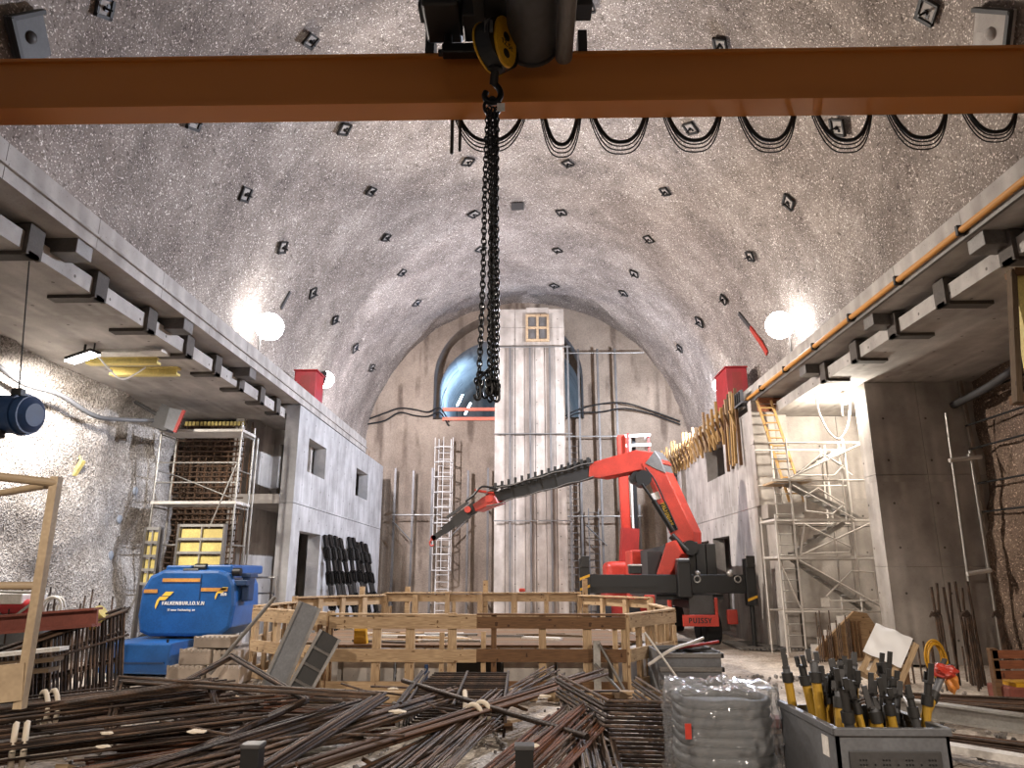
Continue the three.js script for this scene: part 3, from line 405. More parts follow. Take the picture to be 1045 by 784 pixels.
  for (const [x, z] of [[-0.66, -9.68], [-0.56, -9.78], [-0.5, -9.68], [-0.44, -9.78], [-0.4, -9.7]]) { const y = rr(4.72, 4.9); part(s, 'end_hook', cable([V(x, y + 0.2, z), V(x + 0.03, y + 0.05, z), V(x + 0.02, y - 0.06, z), V(x - 0.03, y - 0.07, z + 0.02), V(x - 0.05, y, z + 0.03)], 0.02, 14, 6), M.blackSteel); const o = []; for (let i = 0; i < 4; i++) { const g = link.clone(); g.rotateX(rr(0, 3)); g.rotateY(rr(0, 3)); g.translate(x + rr(-.04, .04), y + rr(0.05, 0.3), z + rr(-.05, .05)); o.push(g); } part(s, 'slack_links', o, M.blackSteel); }
  part(s, 'tag', bx(-0.42, -0.3, 9.28, 9.42, -9.62, -9.63), M.whitep);
}
// ================= LEFT SIDE =================
const ORD = ['first', 'second', 'third', 'fourth', 'fifth', 'sixth', 'seventh', 'eighth', 'ninth', 'tenth', 'eleventh', 'twelfth'];
{ // reinforcement wall
  const t = thing('rebar_wall', 'tall brown reinforcement mesh for a wall behind the left scaffold', 'rebar wall');
  for (let i = 0; i < 22; i++) { const x = -13.1 + i * 0.137; rodMesh(t, 'vertical_bar', V(x, 0, -26.0 - (i % 2) * 0.25), V(x, 7.9, -26.0 - (i % 2) * 0.25), 0.03, M.meshbar); }
  for (let j = 0; j < 40; j++) { const y = 0.3 + j * 0.19; rodMesh(t, 'horizontal_bar', V(-13.1, y, -25.95), V(-10.25 + rr(-.15, .05), y + rr(-.03, .03), -25.95), 0.03, M.meshbar); }
  part(t, 'rear_panel', bx(-13.5, -10.8, 0, 7.9, -26.6, -26.8), M.rockR);
  for (let i = 0; i < 16; i++) part(t, 'spacer', bx(-12.6 + i * 0.14, -12.5 + i * 0.14, 7.7, 7.85, -25.86, -25.9), M.paleY);
  const s = thing('scaffold_tower', 'galvanised scaffold tower in front of the brown reinforcement mesh', 'scaffold');
  const X = [-12.15, -9.45], Z = [-23.4, -24.5];
  for (const x of X) for (const z of Z) part(s, 'standard', rod(V(x, 0, z), V(x, 7.3, z), 0.035), M.galv);
  part(s, 'standard', rod(V(-9.2, 0, -24.2), V(-9.2, 6.9, -24.2), 0.035), M.galv);
  for (const y of [6.98, 4.6]) parts(s, 'deck_plank', [bx(-12.2, -9.4, y, y + 0.09, -23.35, -23.95), bx(-12.2, -9.4, y, y + 0.09, -23.98, -24.55)], M.whitep);
  for (const y of [1.9, 3.3, 5.3, 5.95]) part(s, 'ledger', rod(V(-12.2, y, -23.4), V(-9.4, y, -23.4), 0.026), M.galv);
  for (const x of X) for (const y of [2, 3.3, 4.5, 5.7, 6.9]) part(s, 'transom', rod(V(x, y, -23.4), V(x, y, -24.5), 0.026), M.galv);
  parts(s, 'diagonal_brace', [rod(V(-9.5, 5.9, -23.35), V(-10.6, 2.6, -23.35), 0.026), rod(V(-12.2, 2.0, -23.35), V(-12.6, 0.05, -22.9), 0.03), rod(V(-12.1, 5.7, -24.5), V(-9.5, 4.7, -24.5), 0.022)], M.galv);
  const panel = (x0, x1, y0, n, lab) => { const p = thing('formwork_shutter', lab, 'formwork'); for (let i = 0; i < n; i++) part(p, 'yellow_sheet', bx(x0 + 0.06, x1 - 0.06, y0 + i * 0.42 + 0.05, y0 + i * 0.42 + 0.33, -23.1, -23.15), M.paleY); const f = []; for (let i = 0; i <= n; i++) f.push(bx(x0, x1, y0 + i * 0.42 - 0.03, y0 + i * 0.42 + 0.05, -22.98, -23.16)); for (let k = 0; k <= 2; k++) f.push(bx(x0 + (x1 - x0 - 0.04) * k / 2, x0 + (x1 - x0 - 0.04) * k / 2 + 0.035, y0, y0 + n * 0.42, -23.0, -23.14)); part(p, 'frame', f, M.galv); part(p, 'side_rail', [bx(x0 - 0.04, x0 + 0.03, 0, y0 + n * 0.42 + 0.05, -22.97, -23.17), bx(x1 - 0.03, x1 + 0.04, 0, y0 + n * 0.42 + 0.05, -22.97, -23.17)], M.galvD); };
  panel(-11.0, -9.55, 2.2, 4, 'wide yellow formwork panel in a grey frame below the scaffold'); panel(-12.05, -11.6, 2.1, 4, 'narrow yellow formwork panel stood at the outer leg of the scaffold');
  const q = thing('pallet_stack', 'stack of pale boards between the two yellow formwork panels', 'boards'); for (let i = 0; i < 4; i++) part(q, 'board', bx(-11.5, -11.05, 0.9 + i * 0.44, 1.1 + i * 0.44, -22.95, -23.25), i === 1 ? M.galvD : M.whitep); parts(q, 'post', [bx(-11.48, -11.42, 0, 2.6, -23.05, -23.2), bx(-11.17, -11.1, 0, 2.6, -23.05, -23.2)], M.galvD);
  const g = thing('wall_speaker_box', 'grey angular box with a red-edged panel fixed high beside the reinforcement mesh', 'box'); part(g, 'body', prism([[-12.1, 7.0], [-11.55, 6.85], [-11.25, 7.5], [-11.8, 7.75]], 0.5, FZ(-23)), M.greyD); part(g, 'front_panel', prism([[-11.6, 6.95], [-11.25, 6.8], [-11.05, 7.5], [-11.5, 7.6]], 0.15, FZ(-22.6)), M.greyp); part(g, 'red_edge', bar(V(-11.22, 6.78, -22.42), V(-11.0, 7.5, -22.42), 0.1, 0.06), M.redD);
  part(g, 'arm', rod(V(-11.8, 7.3, -22.9), V(-12.9, 7.9, -22.9), 0.06), M.greyD);
  for (const [z, lab] of [[-18.1, 'pale yellow timber beam hung under the left slab, beside the work lamp'], [-19.2, 'pale yellow timber beam hung under the left slab, nearer the scaffold']]) { const y = thing('formwork_beam', lab, 'beam'); part(y, 'flange', bx(-11.6, -9.7, 7.93, 7.99, z - .1, z + 0.12), M.paleY); part(y, 'web', bx(-11.55, -9.75, 7.82, 7.93, z - .02, z + 0.04), M.paleY); part(y, 'bottom_flange', bx(-11.6, -9.7, 7.76, 7.82, z - .1, z + 0.12), M.paleY); }
  solo('soffit_board', 'pale board fixed under the left slab beside the yellow beams', 'board', [bx(-11.4, -9.3, 7.9, 7.995, -17.45, -17.85), bx(-9.8, -9.2, 7.85, 7.9, -17.2, -17.5)], M.whitep);
  solo('lamp_cord', 'white cord from the left work lamp to the yellow beams', 'cord', cable([V(-10.75, 7.75, -17.0), V(-10.6, 7.45, -17.4), V(-10.5, 7.3, -17.9), V(-10.3, 7.5, -18.1), V(-10.1, 7.72, -18.2)], 0.022, 24, 5), M.whitep);
  solo('wall_cable', 'grey cable bundle running along the top of the speckled shotcrete wall', 'cable', cable([V(-12.5, 7.3, -12.5), V(-12.45, 7.35, -15), V(-12.5, 7.0, -17), V(-12.5, 7.05, -18.5), V(-12.4, 6.8, -20), V(-12.4, 7.0, -21.5), V(-12, 7.2, -22.6)], 0.07, 60, 6), M.greyp);
  for (const [y, z, lab] of [[5.35, -20.3, 'small yellow peg in the speckled shotcrete wall, the upper one'], [3.17, -19.3, 'small yellow peg in the speckled shotcrete wall, the lower one']]) { const x = rockX(-1, y, z); solo('wall_peg', lab, 'peg', [bar(V(x - 0.05, y - 0.22, z), V(x + 0.16, y + 0.2, z), 0.16, 0.09), rod(V(x + 0.1, y + 0.2, z), V(x - 0.02, y + 0.4, z), 0.03)], M.paleY); }
  for (const [y, z] of [[5.03, -23.4], [4.1, -23.0], [2.95, -22.6]]) { const x = rockX(-1, y, z), g = ball(V(0, 0, 0), 0.15, 10); g.scale(0.3, 1, 1); g.translate(x, y, z); solo('survey_mark', 'faint blue round mark on the speckled shotcrete wall', 'mark', g, M.faintblue, 'blue marks on the left wall'); }
  const d = thing('vent_duct', 'dark blue ventilation duct with clamps reaching in from the left edge', 'duct');
  part(d, 'duct', [rod(V(-11.5, 5.2, -12.3), V(-8.55, 5.06, -12.0), 0.33, 28), rod(V(-8.55, 5.06, -12), V(-8.47, 5.055, -11.99), 0.31, 28, 0.2)], M.navy);
  part(d, 'flange', [rod(V(-8.72, 5.07, -12.02), V(-8.66, 5.07, -12.01), 0.37, 28)], M.navy);
  for (const [x, a] of [[-9.15, 0.9], [-8.75, 1.2], [-9.0, -1.3], [-8.95, 2.0]]) part(d, 'clamp', rbx(x - 0.09, x + 0.09, 5.07 + Math.sin(a) * 0.38 - 0.07, 5.07 + Math.sin(a) * 0.38 + 0.07, -12 + Math.cos(a) * 0.34 - 0.07, -12 + Math.cos(a) * 0.34 + 0.07, 0.02), M.black);
  part(d, 'hanger', [rod(V(-10.4, 5.4, -12.2), V(-10.4, 8.0, -12.2), 0.02), rod(V(-8.85, 5.4, -12.03), V(-9.1, 7.95, -12.03), 0.012)], M.dark);
}
{ // lift basket railing at left edge
  const t = thing('basket_railing', 'beige steel work basket corner with rails at the left edge', 'railing');
  part(t, 'post', bar(V(-4.29, 1.3, -6.5), V(-4.29, 3.26, -6.5), 0.075, 0.075), M.beige);
  part(t, 'top_rail', [rod(V(-4.27, 3.2, -6.5), V(-6.6, 3.42, -5.7), 0.04, 12), rod(V(-4.29, 3.2, -6.52), V(-6.8, 3.1, -7.9), 0.035, 12)], M.beige);
  part(t, 'mid_rail', [rod(V(-4.29, 2.3, -6.5), V(-6.7, 2.3, -6.2), 0.035, 12)], M.beige);
  part(t, 'toe_board', bar(V(-4.27, 1.52, -6.47), V(-6.7, 1.3, -5.9), 0.03, 0.3), M.beige);
  part(t, 'floor', bx(-7.4, -5.2, 1.2, 1.26, -5.6, -7.0), M.galvD);
  part(t, 'support_arm', [rod(V(-6.6, 0, -6.2), V(-6.6, 1.2, -6.2), 0.12, 12), bx(-7.1, -6.1, 0, 0.1, -5.7, -6.7)], M.dark);
}
{ // blue boom lift
  const t = thing('boom_lift', 'blue boom lift with a rounded counterweight and yellow logo', 'boom lift');
  const sec = [[-10.08, 1.35], [-10.0, 1.0], [-9.8, 0.92], [-8.0, 0.92], [-7.78, 1.1], [-7.72, 1.6], [-7.76, 2.1], [-7.9, 2.33], [-8.15, 2.42], [-9.6, 2.42], [-9.9, 2.28], [-10.05, 1.98]];
  part(t, 'counterweight', prism(sec, 1.6, FZ(-21.2), 0.09), M.blue);
  part(t, 'chassis', prism([[-10.32, 0.14], [-8.72, 0.1], [-8.68, 0.72], [-10.3, 0.72]], 3.1, FZ(-21.5), 0.05), M.blue);
  part(t, 'chassis_skirt', bx(-10.25, -8.75, 0.3, 0.34, -18.3, -18.36), M.navy);
  for (const [x, z] of [[-10.35, -20.6], [-8.3, -20.9]]) part(t, 'wheel', [rod(V(x - 0.16, 0.4, z), V(x + 0.16, 0.4, z), 0.42, 24), rod(V(x - 0.17, 0.4, z), V(x + 0.17, 0.4, z), 0.2, 16)], M.rubber);
  part(t, 'turntable', rod(V(-9, 0.7, -20.4), V(-9, 0.95, -20.4), 0.7, 24), M.dark);
  part(t, 'boom_section', [rbx(-9.6, -8.9, 2.43, 2.62, -19.6, -21, 0.04), rbx(-8.6, -7.85, 2.4, 2.64, -19.7, -22, 0.06), rbx(-8.9, -8.6, 2.45, 2.58, -19.8, -20.6, 0.03)], M.blue);
  part(t, 'boom_pivot', [rod(V(-8.85, 2.55, -19.7), V(-8.55, 2.55, -19.7), 0.12, 14), rod(V(-9.1, 2.5, -19.58), V(-8.7, 2.5, -19.58), 0.05), rod(V(-7.8, 2.45, -19.66), V(-7.6, 2.45, -19.66), 0.11, 14)], M.black);
  part(t, 'control_box', [rbx(-7.6, -7.4, 1.7, 2.35, -19.8, -20.2, 0.04), rbx(-7.62, -7.36, 2.3, 2.42, -19.75, -20.3, 0.03), rbx(-7.75, -7.4, 2.1, 2.25, -19.6, -19.9, 0.03)], M.navy);
  part(t, 'tow_eye', [rod(V(-10.15, 0.74, -18.6), V(-10.15, 0.84, -18.6), 0.03), rod(V(-8.85, 0.74, -18.6), V(-8.85, 0.84, -18.6), 0.03)], M.black);
  const zf = -19.5;
  part(t, 'tape_strip', [bx(-9.6, -8.6, 2.2, 2.29, zf, zf + 0.012), bx(-8.55, -7.85, 1.96, 2.05, zf, zf + 0.012), bx(-10.06, -9.7, 1.92, 2.01, zf, zf + 0.012)], M.tape, 'orange tape strip');
  part(t, 'panel_seam', bx(-8.585, -8.57, 1.6, 2.4, zf, zf + 0.006), M.navy);
  const logo = (x, y, s, d) => { const P = q => prism(q.map(([a, b]) => [x + a * s, y + b * s]), d, FZ(zf + 0.002)); return [P([[0, -0.5], [0.12, -0.2], [0.2, 0.05], [0.55, 0.05], [0.75, 0.25], [0.2, 0.25], [0.03, 0.05], [-0.05, -0.3]]), P([[0.3, 0.3], [0.8, 0.3], [1.05, 0.55], [0.55, 0.55]])]; };
  part(t, 'logo', [...logo(-9.7, 1.72, 0.42, 0.01), ...logo(-8.15, 1.9, 0.3, 0.01)], M.printY, 'pale yellow angular logo');
  part(t, 'lettering', [text('FALKENBUR.LO.V.N', 0.088, FZ(zf + 0.002).multiply(mtx.clone().makeTranslation(-9.55, 1.62, 0)), 0.01), text('IT wear Technolog. cn', 0.05, FZ(zf + 0.002).multiply(mtx.clone().makeTranslation(-9.38, 1.47, 0)), 0.01), text('fin', 0.09, FZ(zf + 0.002).multiply(mtx.clone().makeTranslation(-8.02, 1.85, 0)), 0.01)], M.print, 'white lettering');
}
{ // blocks, barrier, leaning panels
  const blk = (x0, x1, y0, y1, z0, z1, lab) => { const t = thing('concrete_block', lab, 'concrete block', 'blocks beside the blue lift'); part(t, 'body', rbx(x0, x1, y0, y1, z0, z1, 0.03), M.column2); const n = Math.round((x1 - x0) / 0.11); const k = []; for (let i = 0; i < n; i++) k.push(bx(x0 + i * 0.11 + 0.02, x0 + i * 0.11 + 0.075, y1 - 0.06, y1 + 0.02, z0, z0 + 0.03)); part(t, 'ribbed_edge', k, M.column).userData.kind = 'stuff'; };
  blk(-8.0, -7.2, 0.02, 0.42, -16.9, -17.8, 'ribbed concrete block at the bottom left of the pile beside the blue lift');
  blk(-7.15, -6.4, 0.02, 0.42, -17.0, -17.8, 'ribbed concrete block at the bottom right of the pile beside the blue lift');
  blk(-7.8, -7.1, 0.43, 0.76, -17.0, -17.8, 'ribbed concrete block in the middle left of the pile beside the blue lift');
  blk(-7.08, -6.5, 0.43, 0.73, -17.1, -17.8, 'ribbed concrete block in the middle right of the pile beside the blue lift');
  blk(-7.55, -6.7, 0.78, 1.02, -17.1, -17.8, 'long ribbed concrete block on top of the pile beside the blue lift');
  const b = thing('tube_barrier', 'thin grey tubular barrier at the dark doorway behind the blue lift', 'barrier'); for (const x of [-8.7, -8.05, -7.45]) part(b, 'post', rod(V(x, 0, -22), V(x, 2.35, -22), 0.03), M.galv); for (const y of [1.3, 1.85, 2.3]) part(b, 'rail', rod(V(-8.7, y, -22), V(-7.45, y, -22), 0.028), M.galv);
  const lean = (a, b, w, h, m, lab, rails) => { const t = thing('formwork_shutter', lab, 'formwork'); const u = V(0.25, 0, 1); part(t, 'panel', bar(a, b, w, 0.08, u), m); const d = b.clone().sub(a).normalize(), sx = d.clone().cross(u).normalize(); for (const s of [-1, 1]) part(t, 'edge_rail', bar(a.clone().addScaledVector(sx, s * w / 2).add(V(0, 0, 0.03)), b.clone().addScaledVector(sx, s * w / 2).add(V(0, 0, 0.03)), 0.06, 0.16, u), M.galvD); if (rails) for (let i = 1; i < rails; i++) { const p = a.clone().lerp(b, i / rails).add(V(0, 0, 0.05)); part(t, 'cross_rib', bar(p.clone().addScaledVector(sx, -w / 2), p.clone().addScaledVector(sx, w / 2), 0.05, 0.08, u), M.galvD); } };
  lean(V(-5.0, 0.05, -14.9), V(-4.45, 1.78, -15.4), 0.42, 0.1, M.greyp, 'solid grey formwork panel leaning on the timber railing');
  lean(V(-4.5, 0.05, -14.9), V(-4.0, 1.2, -15.4), 0.42, 0.1, M.dark, 'grey formwork panel with dark face and ribs leaning on the timber railing', 4);
  solo('leaning_bar', 'thin grey bar leaning beside the concrete blocks', 'bar', rod(V(-6.9, 0.3, -16.6), V(-5.7, 1.9, -16.9), 0.045), M.galvD);
}
{ // left edge clutter
  solo('steel_beam', 'rusty red steel beam lying beyond the reinforcement cage', 'beam', [bar(V(-12.5, 1.15, -13.2), V(-7.7, 1.52, -13.4), 0.3, 0.05), bar(V(-12.5, 1.3, -13.2), V(-7.7, 1.67, -13.4), 0.06, 0.28), bar(V(-12.5, 1.44, -13.2), V(-7.7, 1.8, -13.4), 0.3, 0.04)], M.redbeam);
  const tr = thing('trestle', 'dark trestle carrying the rusty red beam', 'trestle'); for (const x of [-10.6, -8.6]) part(tr, 'leg', [rod(V(x, 0, -13.6), V(x, 1.25, -13.3), 0.05), rod(V(x, 0, -13.0), V(x, 1.25, -13.25), 0.05)], M.dark); part(tr, 'top_bar', bx(-10.7, -8.5, 1.12, 1.2, -13.25, -13.35), M.dark);
  const e = thing('compressor', 'red and white machine with a hose behind the red beam', 'machine'); part(e, 'body', rbx(-12.3, -10.6, 0.05, 1.55, -16.4, -17.2, 0.06), M.greyp); part(e, 'red_tank', rod(V(-11.6, 1.7, -16.5), V(-10.75, 1.7, -16.5), 0.16, 16), M.redbox); part(e, 'cover', rbx(-12.3, -11.1, 1.76, 1.98, -16.3, -17.2, 0.04), M.whitep); part(e, 'handle', [rod(V(-11.2, 1.5, -16.3), V(-10.6, 2.0, -16.3), 0.03), rod(V(-10.6, 2.0, -16.3), V(-11.6, 2.02, -16.3), 0.03)], M.galv); part(e, 'hose', cable(Array.from({ length: 17 }, (_, i) => V(-10.25 + Math.cos(i * 0.8) * 0.2, 1.7 + Math.sin(i * 0.8) * 0.22, -16.2 + i * 0.015)), 0.03, 80, 5), M.whitep);
  for (let i = 0; i < 3; i++) solo('plank', `grey plank on the heap at the left edge, ${['topmost', 'middle', 'lowest'][i]}`, 'plank', bar(V(-9.8, 1.02 - i * 0.13, -12.2 + i * .1), V(-7.6, 1.22 - i * 0.15, -12.4 + i * .1), 0.3, 0.06), i ? M.woodG : M.whitep);
  const ys = thing('yellow_hopper', 'small yellow bucket on the reinforcement cage', 'bucket'); part(ys, 'body', rod(V(-8.2, 1.55, -14), V(-7.95, 1.72, -14), 0.18, 14, 0.14), M.paleY); part(ys, 'rim', rod(V(-8.22, 1.54, -14), V(-8.18, 1.57, -14), 0.2, 14), M.yellow);
  part(ys, 'stand', rod(V(-8.1, 0, -14.1), V(-8.1, 1.5, -14.05), 0.04), M.dark);
}
// ================= REINFORCEMENT IN THE FOREGROUND =================
const tie = (p, d, r, wide = 1.25) => { const n = d.clone().normalize(), o = []; const a = n.clone().cross(V(0, 1, 0)).normalize(), b = a.clone().cross(n); const pts = []; for (let i = 0; i <= 12; i++) { const q = i / 12 * Math.PI * 2; pts.push(p.clone().addScaledVector(a, Math.cos(q) * r * Math.min(wide, 1.7)).addScaledVector(b, Math.sin(q) * r)); } return cable(pts, 0.036, 30, 5); };
function bundle(label, a, b, n, r, w, h, mats, ties = [], fan = 0) {
  const t = thing('rebar_bundle', label, 'rebar', 'reinforcement bundles in the foreground'); const d = b.clone().sub(a), sd = d.clone().cross(V(0, 1, 0)).normalize();
  n = Math.round(n * 1.4); r *= 0.8; for (let i = 0; i < n; i++) { const u = rr(-1, 1), v = rr(0, 1) * Math.sqrt(1 - u * u * 0.8), o1 = u * w, o2 = u * w * (1 + fan) + rr(-.14, .14), l0 = rr(-0.25, 0.25), l1 = rr(-0.3, 0.3); const n2 = d.clone().normalize(); rodMesh(t, 'bar', a.clone().addScaledVector(sd, o1).add(V(0, v * h + r, 0)).addScaledVector(n2, l0), b.clone().addScaledVector(sd, o2).add(V(0, v * h + r + rr(-.02, .02), 0)).addScaledVector(n2, l1), r * rr(0.85, 1.1), pick(mats)); }
  for (const k of ties) parts(t, 'tie', [tie(a.clone().lerp(b, k).add(V(0, h * 0.4, 0)), d, h * 0.6 + 0.05, w / h), tie(a.clone().lerp(b, k + 0.03).add(V(0, h * 0.4, 0)), d, h * 0.6 + 0.05, w / h)], M.cloth, 'beige fabric tie');
  return t;
}
function bentBundle(label, pts, n, r, spread, mats, name = 'bent_rebar_bundle') {
  const t = thing(name, label, 'rebar');
  for (let i = 0; i < n; i++) { const o = V(rr(-1, 1) * spread, rr(0, 1) * spread * 1.2, rr(-1, 1) * spread), q = pts.map(p => p.clone().add(o).add(V(rr(-.03, .03), rr(-.02, .02), rr(-.03, .03)))); part(t, 'bent_bar', bent(q, r, 6), pick(mats)); }
  return t;
}
{
  const mixd = [M.rust, M.rust, M.rustD, M.rustD, M.rustG], warm = [M.rust, M.rustO, M.rust, M.rustD], grey = [M.rustG, M.rustG, M.rustD, M.rust];
  bundle('dark bundle of bars from the left edge toward the cage, with a beige tie', V(-8.2, 0.35, -9.9), V(-5.2, 0.45, -12.6), 26, 0.02, 0.45, 0.32, mixd, [0.42]);
  bundle('bundle of bars at the lower left edge with a beige fabric tie', V(-7.0, 0.25, -8.6), V(-3.9, 0.35, -10.6), 26, 0.02, 0.36, 0.34, mixd, [0.3]);
  bundle('brownish bundle in the bottom left corner', V(-6.2, 0.02, -7.2), V(-3.4, 0.12, -9.6), 28, 0.02, 0.5, 0.3, warm);
  bundle('long ribbed bundle running from the left post to the bent bars', V(-4.6, 0.1, -8.0), V(-2.6, 0.36, -11.6), 18, 0.024, 0.22, 0.22, mixd);
  bundle('long ribbed bundle along the front of the dark post on the left', V(-3.6, 0.3, -7.6), V(-1.0, 0.42, -13.2), 14, 0.026, 0.16, 0.14, grey);
  bundle('ribbed bundle rising to the timber railing right of the box cage', V(-2.4, 0.35, -8.4), V(1.25, 0.55, -14.2), 12, 0.026, 0.13, 0.12, [M.rust, M.rustG, M.rustL], [0.45]);
  bundle('grey fan of thin bars in the middle of the foreground', V(-1.4, 0.15, -8.2), V(-0.35, 0.42, -12.6), 26, 0.018, 0.42, 0.16, grey, [], -0.4);
  bundle('loose pale bars beside the grey fan', V(-2.1, 0.1, -8.0), V(-0.6, 0.3, -11.2), 16, 0.018, 0.35, 0.12, [M.rustG, M.rustL, M.rust]);
  bundle('orange rusty fan of bars behind the middle post', V(-0.5, 0.12, -7.6), V(0.75, 0.42, -10.9), 30, 0.02, 0.45, 0.2, [M.rustO, M.rustO, M.rust], [], -0.2);
  bundle('low brown bundle under the bent bars on the left', V(-5.6, 0.05, -10.2), V(-2.2, 0.15, -11.4), 24, 0.02, 0.5, 0.2, warm);
  bundle('brown bundle lying behind the long ribbed bundles', V(-5.4, 0.1, -12.4), V(-2.6, 0.12, -12.0), 20, 0.02, 0.35, 0.22, warm);
  bundle('short bundle lying below the concrete blocks', V(-6.4, 0.06, -13.0), V(-3.9, 0.3, -12.6), 16, 0.02, 0.3, 0.22, [M.rust, M.rustO, M.rustD]);
  bundle('grey straight bars fanning toward the wrapped pallet', V(0.75, 0.1, -7.6), V(0.85, 0.42, -12.4), 20, 0.02, 0.3, 0.16, grey);
  bundle('thin bars lying against the timber railing behind the box cage', V(-0.5, 0.2, -13.2), V(0.4, 0.4, -15.2), 12, 0.018, 0.25, 0.2, [M.rust, M.rustD, M.rustG]);
  bundle('short brown bundle between the left post and the bottom edge', V(-3.9, 0.02, -7.0), V(-1.9, 0.1, -8.6), 20, 0.02, 0.4, 0.2, warm);
  bundle('flat brown bundle left of the box cage', V(-4.4, 0.04, -13.6), V(-1.9, 0.1, -13.0), 16, 0.02, 0.3, 0.14, warm);
  bundle('thin grey bars in front of the leaning panels', V(-5.8, 0.06, -15.3), V(-3.0, 0.1, -14.2), 14, 0.018, 0.25, 0.12, grey);
  bundle('rusty bars below the reinforcement cage at the left', V(-8.8, 0.05, -11.2), V(-5.6, 0.25, -13.9), 22, 0.02, 0.45, 0.25, warm);
  bentBundle('dark bent bundle forming a long hooked shape below the blue lift', [V(-5.8, 0.1, -10.8), V(-6.35, 0.75, -12.0), V(-2.05, 0.7, -10.9), V(-2.9, 0.3, -8.2)], 9, 0.022, 0.07, [M.rustD, M.rustD, M.rust]);
  bentBundle('bent bundle with a peak in front of the concrete blocks', [V(-6.3, 0.35, -13.2), V(-5.6, 0.85, -14.4), V(-3.2, 0.6, -11.2), V(-4.4, 0.15, -9.0)], 8, 0.022, 0.06, [M.rust, M.rustD]);
  bentBundle('long bent bars reaching back from the left tie', [V(-7.2, 0.5, -10.6), V(-4.9, 0.75, -11.8), V(-4.6, 0.2, -11.6)], 7, 0.02, 0.06, [M.rust, M.rustG]);
  // box-shaped stirrup cage
  const c = thing('stirrup_cage', 'dark box-shaped cage of stirrups lying in front of the timber railing', 'rebar cage');
  for (let i = 0; i < 12; i++) { const z = -11.9 - i * 0.16, y = 0.1 + i * 0.012; part(c, 'stirrup', bent([V(-1.9 + i * 0.02, y, z), V(-1.9 + i * 0.02, y + 0.42, z - 0.35), V(-0.35, y + 0.42, z - 0.35), V(-0.35, y, z), V(-1.9 + i * 0.02, y, z)], 0.02, 5), i % 3 ? M.rustD : M.rust); }
  for (const [x, y] of [[-1.9, 0.1], [-0.35, 0.1], [-1.95, 0.52], [-1.88, 0.55], [-1.82, 0.51], [-0.35, 0.52], [-1.1, 0.52]]) part(c, 'long_bar', rod(V(x, y, -11.5), V(x, y + 0.14, -14.2), 0.024, 6), M.rustD);
  part(c, 'tie', cable([V(-1.0, 0.58, -12.4), V(-0.95, 0.4, -11.9), V(-1.0, 0.1, -11.8)], 0.04, 12, 6), M.cloth);
  // stack of bent mats on the right
  const s = thing('stirrup_stack', 'stack of dark bent stirrups beside the wrapped pallet', 'rebar stack');
  for (let i = 0; i < 16; i++) { const y = 0.04 + i * 0.05, o = rr(-.05, .05); part(s, 'stirrup', bent([V(0.5 + o, y + 0.05, -12.3 + o), V(1.05 + o, y, -10.2), V(1.9 + o, y, -10.1), V(1.7 + o, y + 0.03, -12.2)], 0.022, 6), i % 3 ? M.rustD : M.rust); }
  solo('loose_bar', 'single thick dark bar lying slantwise across the middle bundles', 'rebar', rod(V(-2.15, 0.62, -13.3), V(0.72, 0.5, -9.5), 0.04), M.rustD);
  for (let i = 0; i < 14; i++) { const x = rr(-6.5, 1.0), z = rr(-13.5, -8), a = rr(-0.9, 0.9), L = rr(0.6, 1.5); solo('loose_bar', 'short rusty offcut bar lying loose among the bundles', 'rebar', rod(V(x, 0.55, z), V(x + Math.cos(a) * L, 0.35 + rr(0, .2), z + Math.sin(a) * L), 0.018, 6), pick(mixd), 'loose offcut bars'); }
  // leaning cage on left
  const g = thing('rebar_cage', 'upright reinforcement cage sloping up toward the blue lift', 'rebar cage');
  const A = V(-9.0, 0.9, -12.2), B = V(-7.75, 1.72, -14.4);
  for (let i = 0; i < 38; i++) { const u = i / 37, p = A.clone().lerp(B, u); for (const dz of [0, -0.35]) { const q = p.clone().add(V(dz * 0.6 + rr(-.02, .02), 0, dz)); rodMesh(g, 'vertical_bar', V(q.x + 0.25, 0, q.z + .15), q, 0.02, pick(mixd)); } }
  for (const k of [0.25, 0.5, 0.76, 1]) for (let j = 0; j < (k === 1 ? 12 : 3); j++) { const o = V(rr(-.1, .1), rr(-.03, .06), rr(-.2, .1)); rodMesh(g, 'longitudinal_bar', V(A.x + (1 - k) * .25 - 0.4, A.y * k - 0.1, A.z + 0.4).add(o), V(B.x + (1 - k) * .25, B.y * k, B.z).add(o), 0.022, pick(mixd)); }
  for (let i = 0; i < 26; i++) { const x = -12.2 + rr(0, 2.6), z = -15.6 - rr(0, 3.0); solo('starter_bar', 'thin upright starter bar at the foot of the speckled shotcrete wall', 'rebar', rod(V(x, 0, z), V(x + rr(-.06, .06), rr(1.5, 2.1), z), 0.02, 5), pick(mixd), 'starter bars at the left wall'); }
  // posts
  for (const [x, lab] of [[-2.62, 'short black square post at the bottom edge, the left one'], [-0.03, 'short black square post at the bottom edge, the middle one']]) { const t = thing('black_post', lab, 'post'); part(t, 'shaft', bx(x - 0.085, x + 0.085, 0, 0.8, -7.4, -7.57), M.black); part(t, 'cap', rbx(x - 0.095, x + 0.095, 0.8, 0.84, -7.39, -7.58, 0.01), M.greyD); }
}
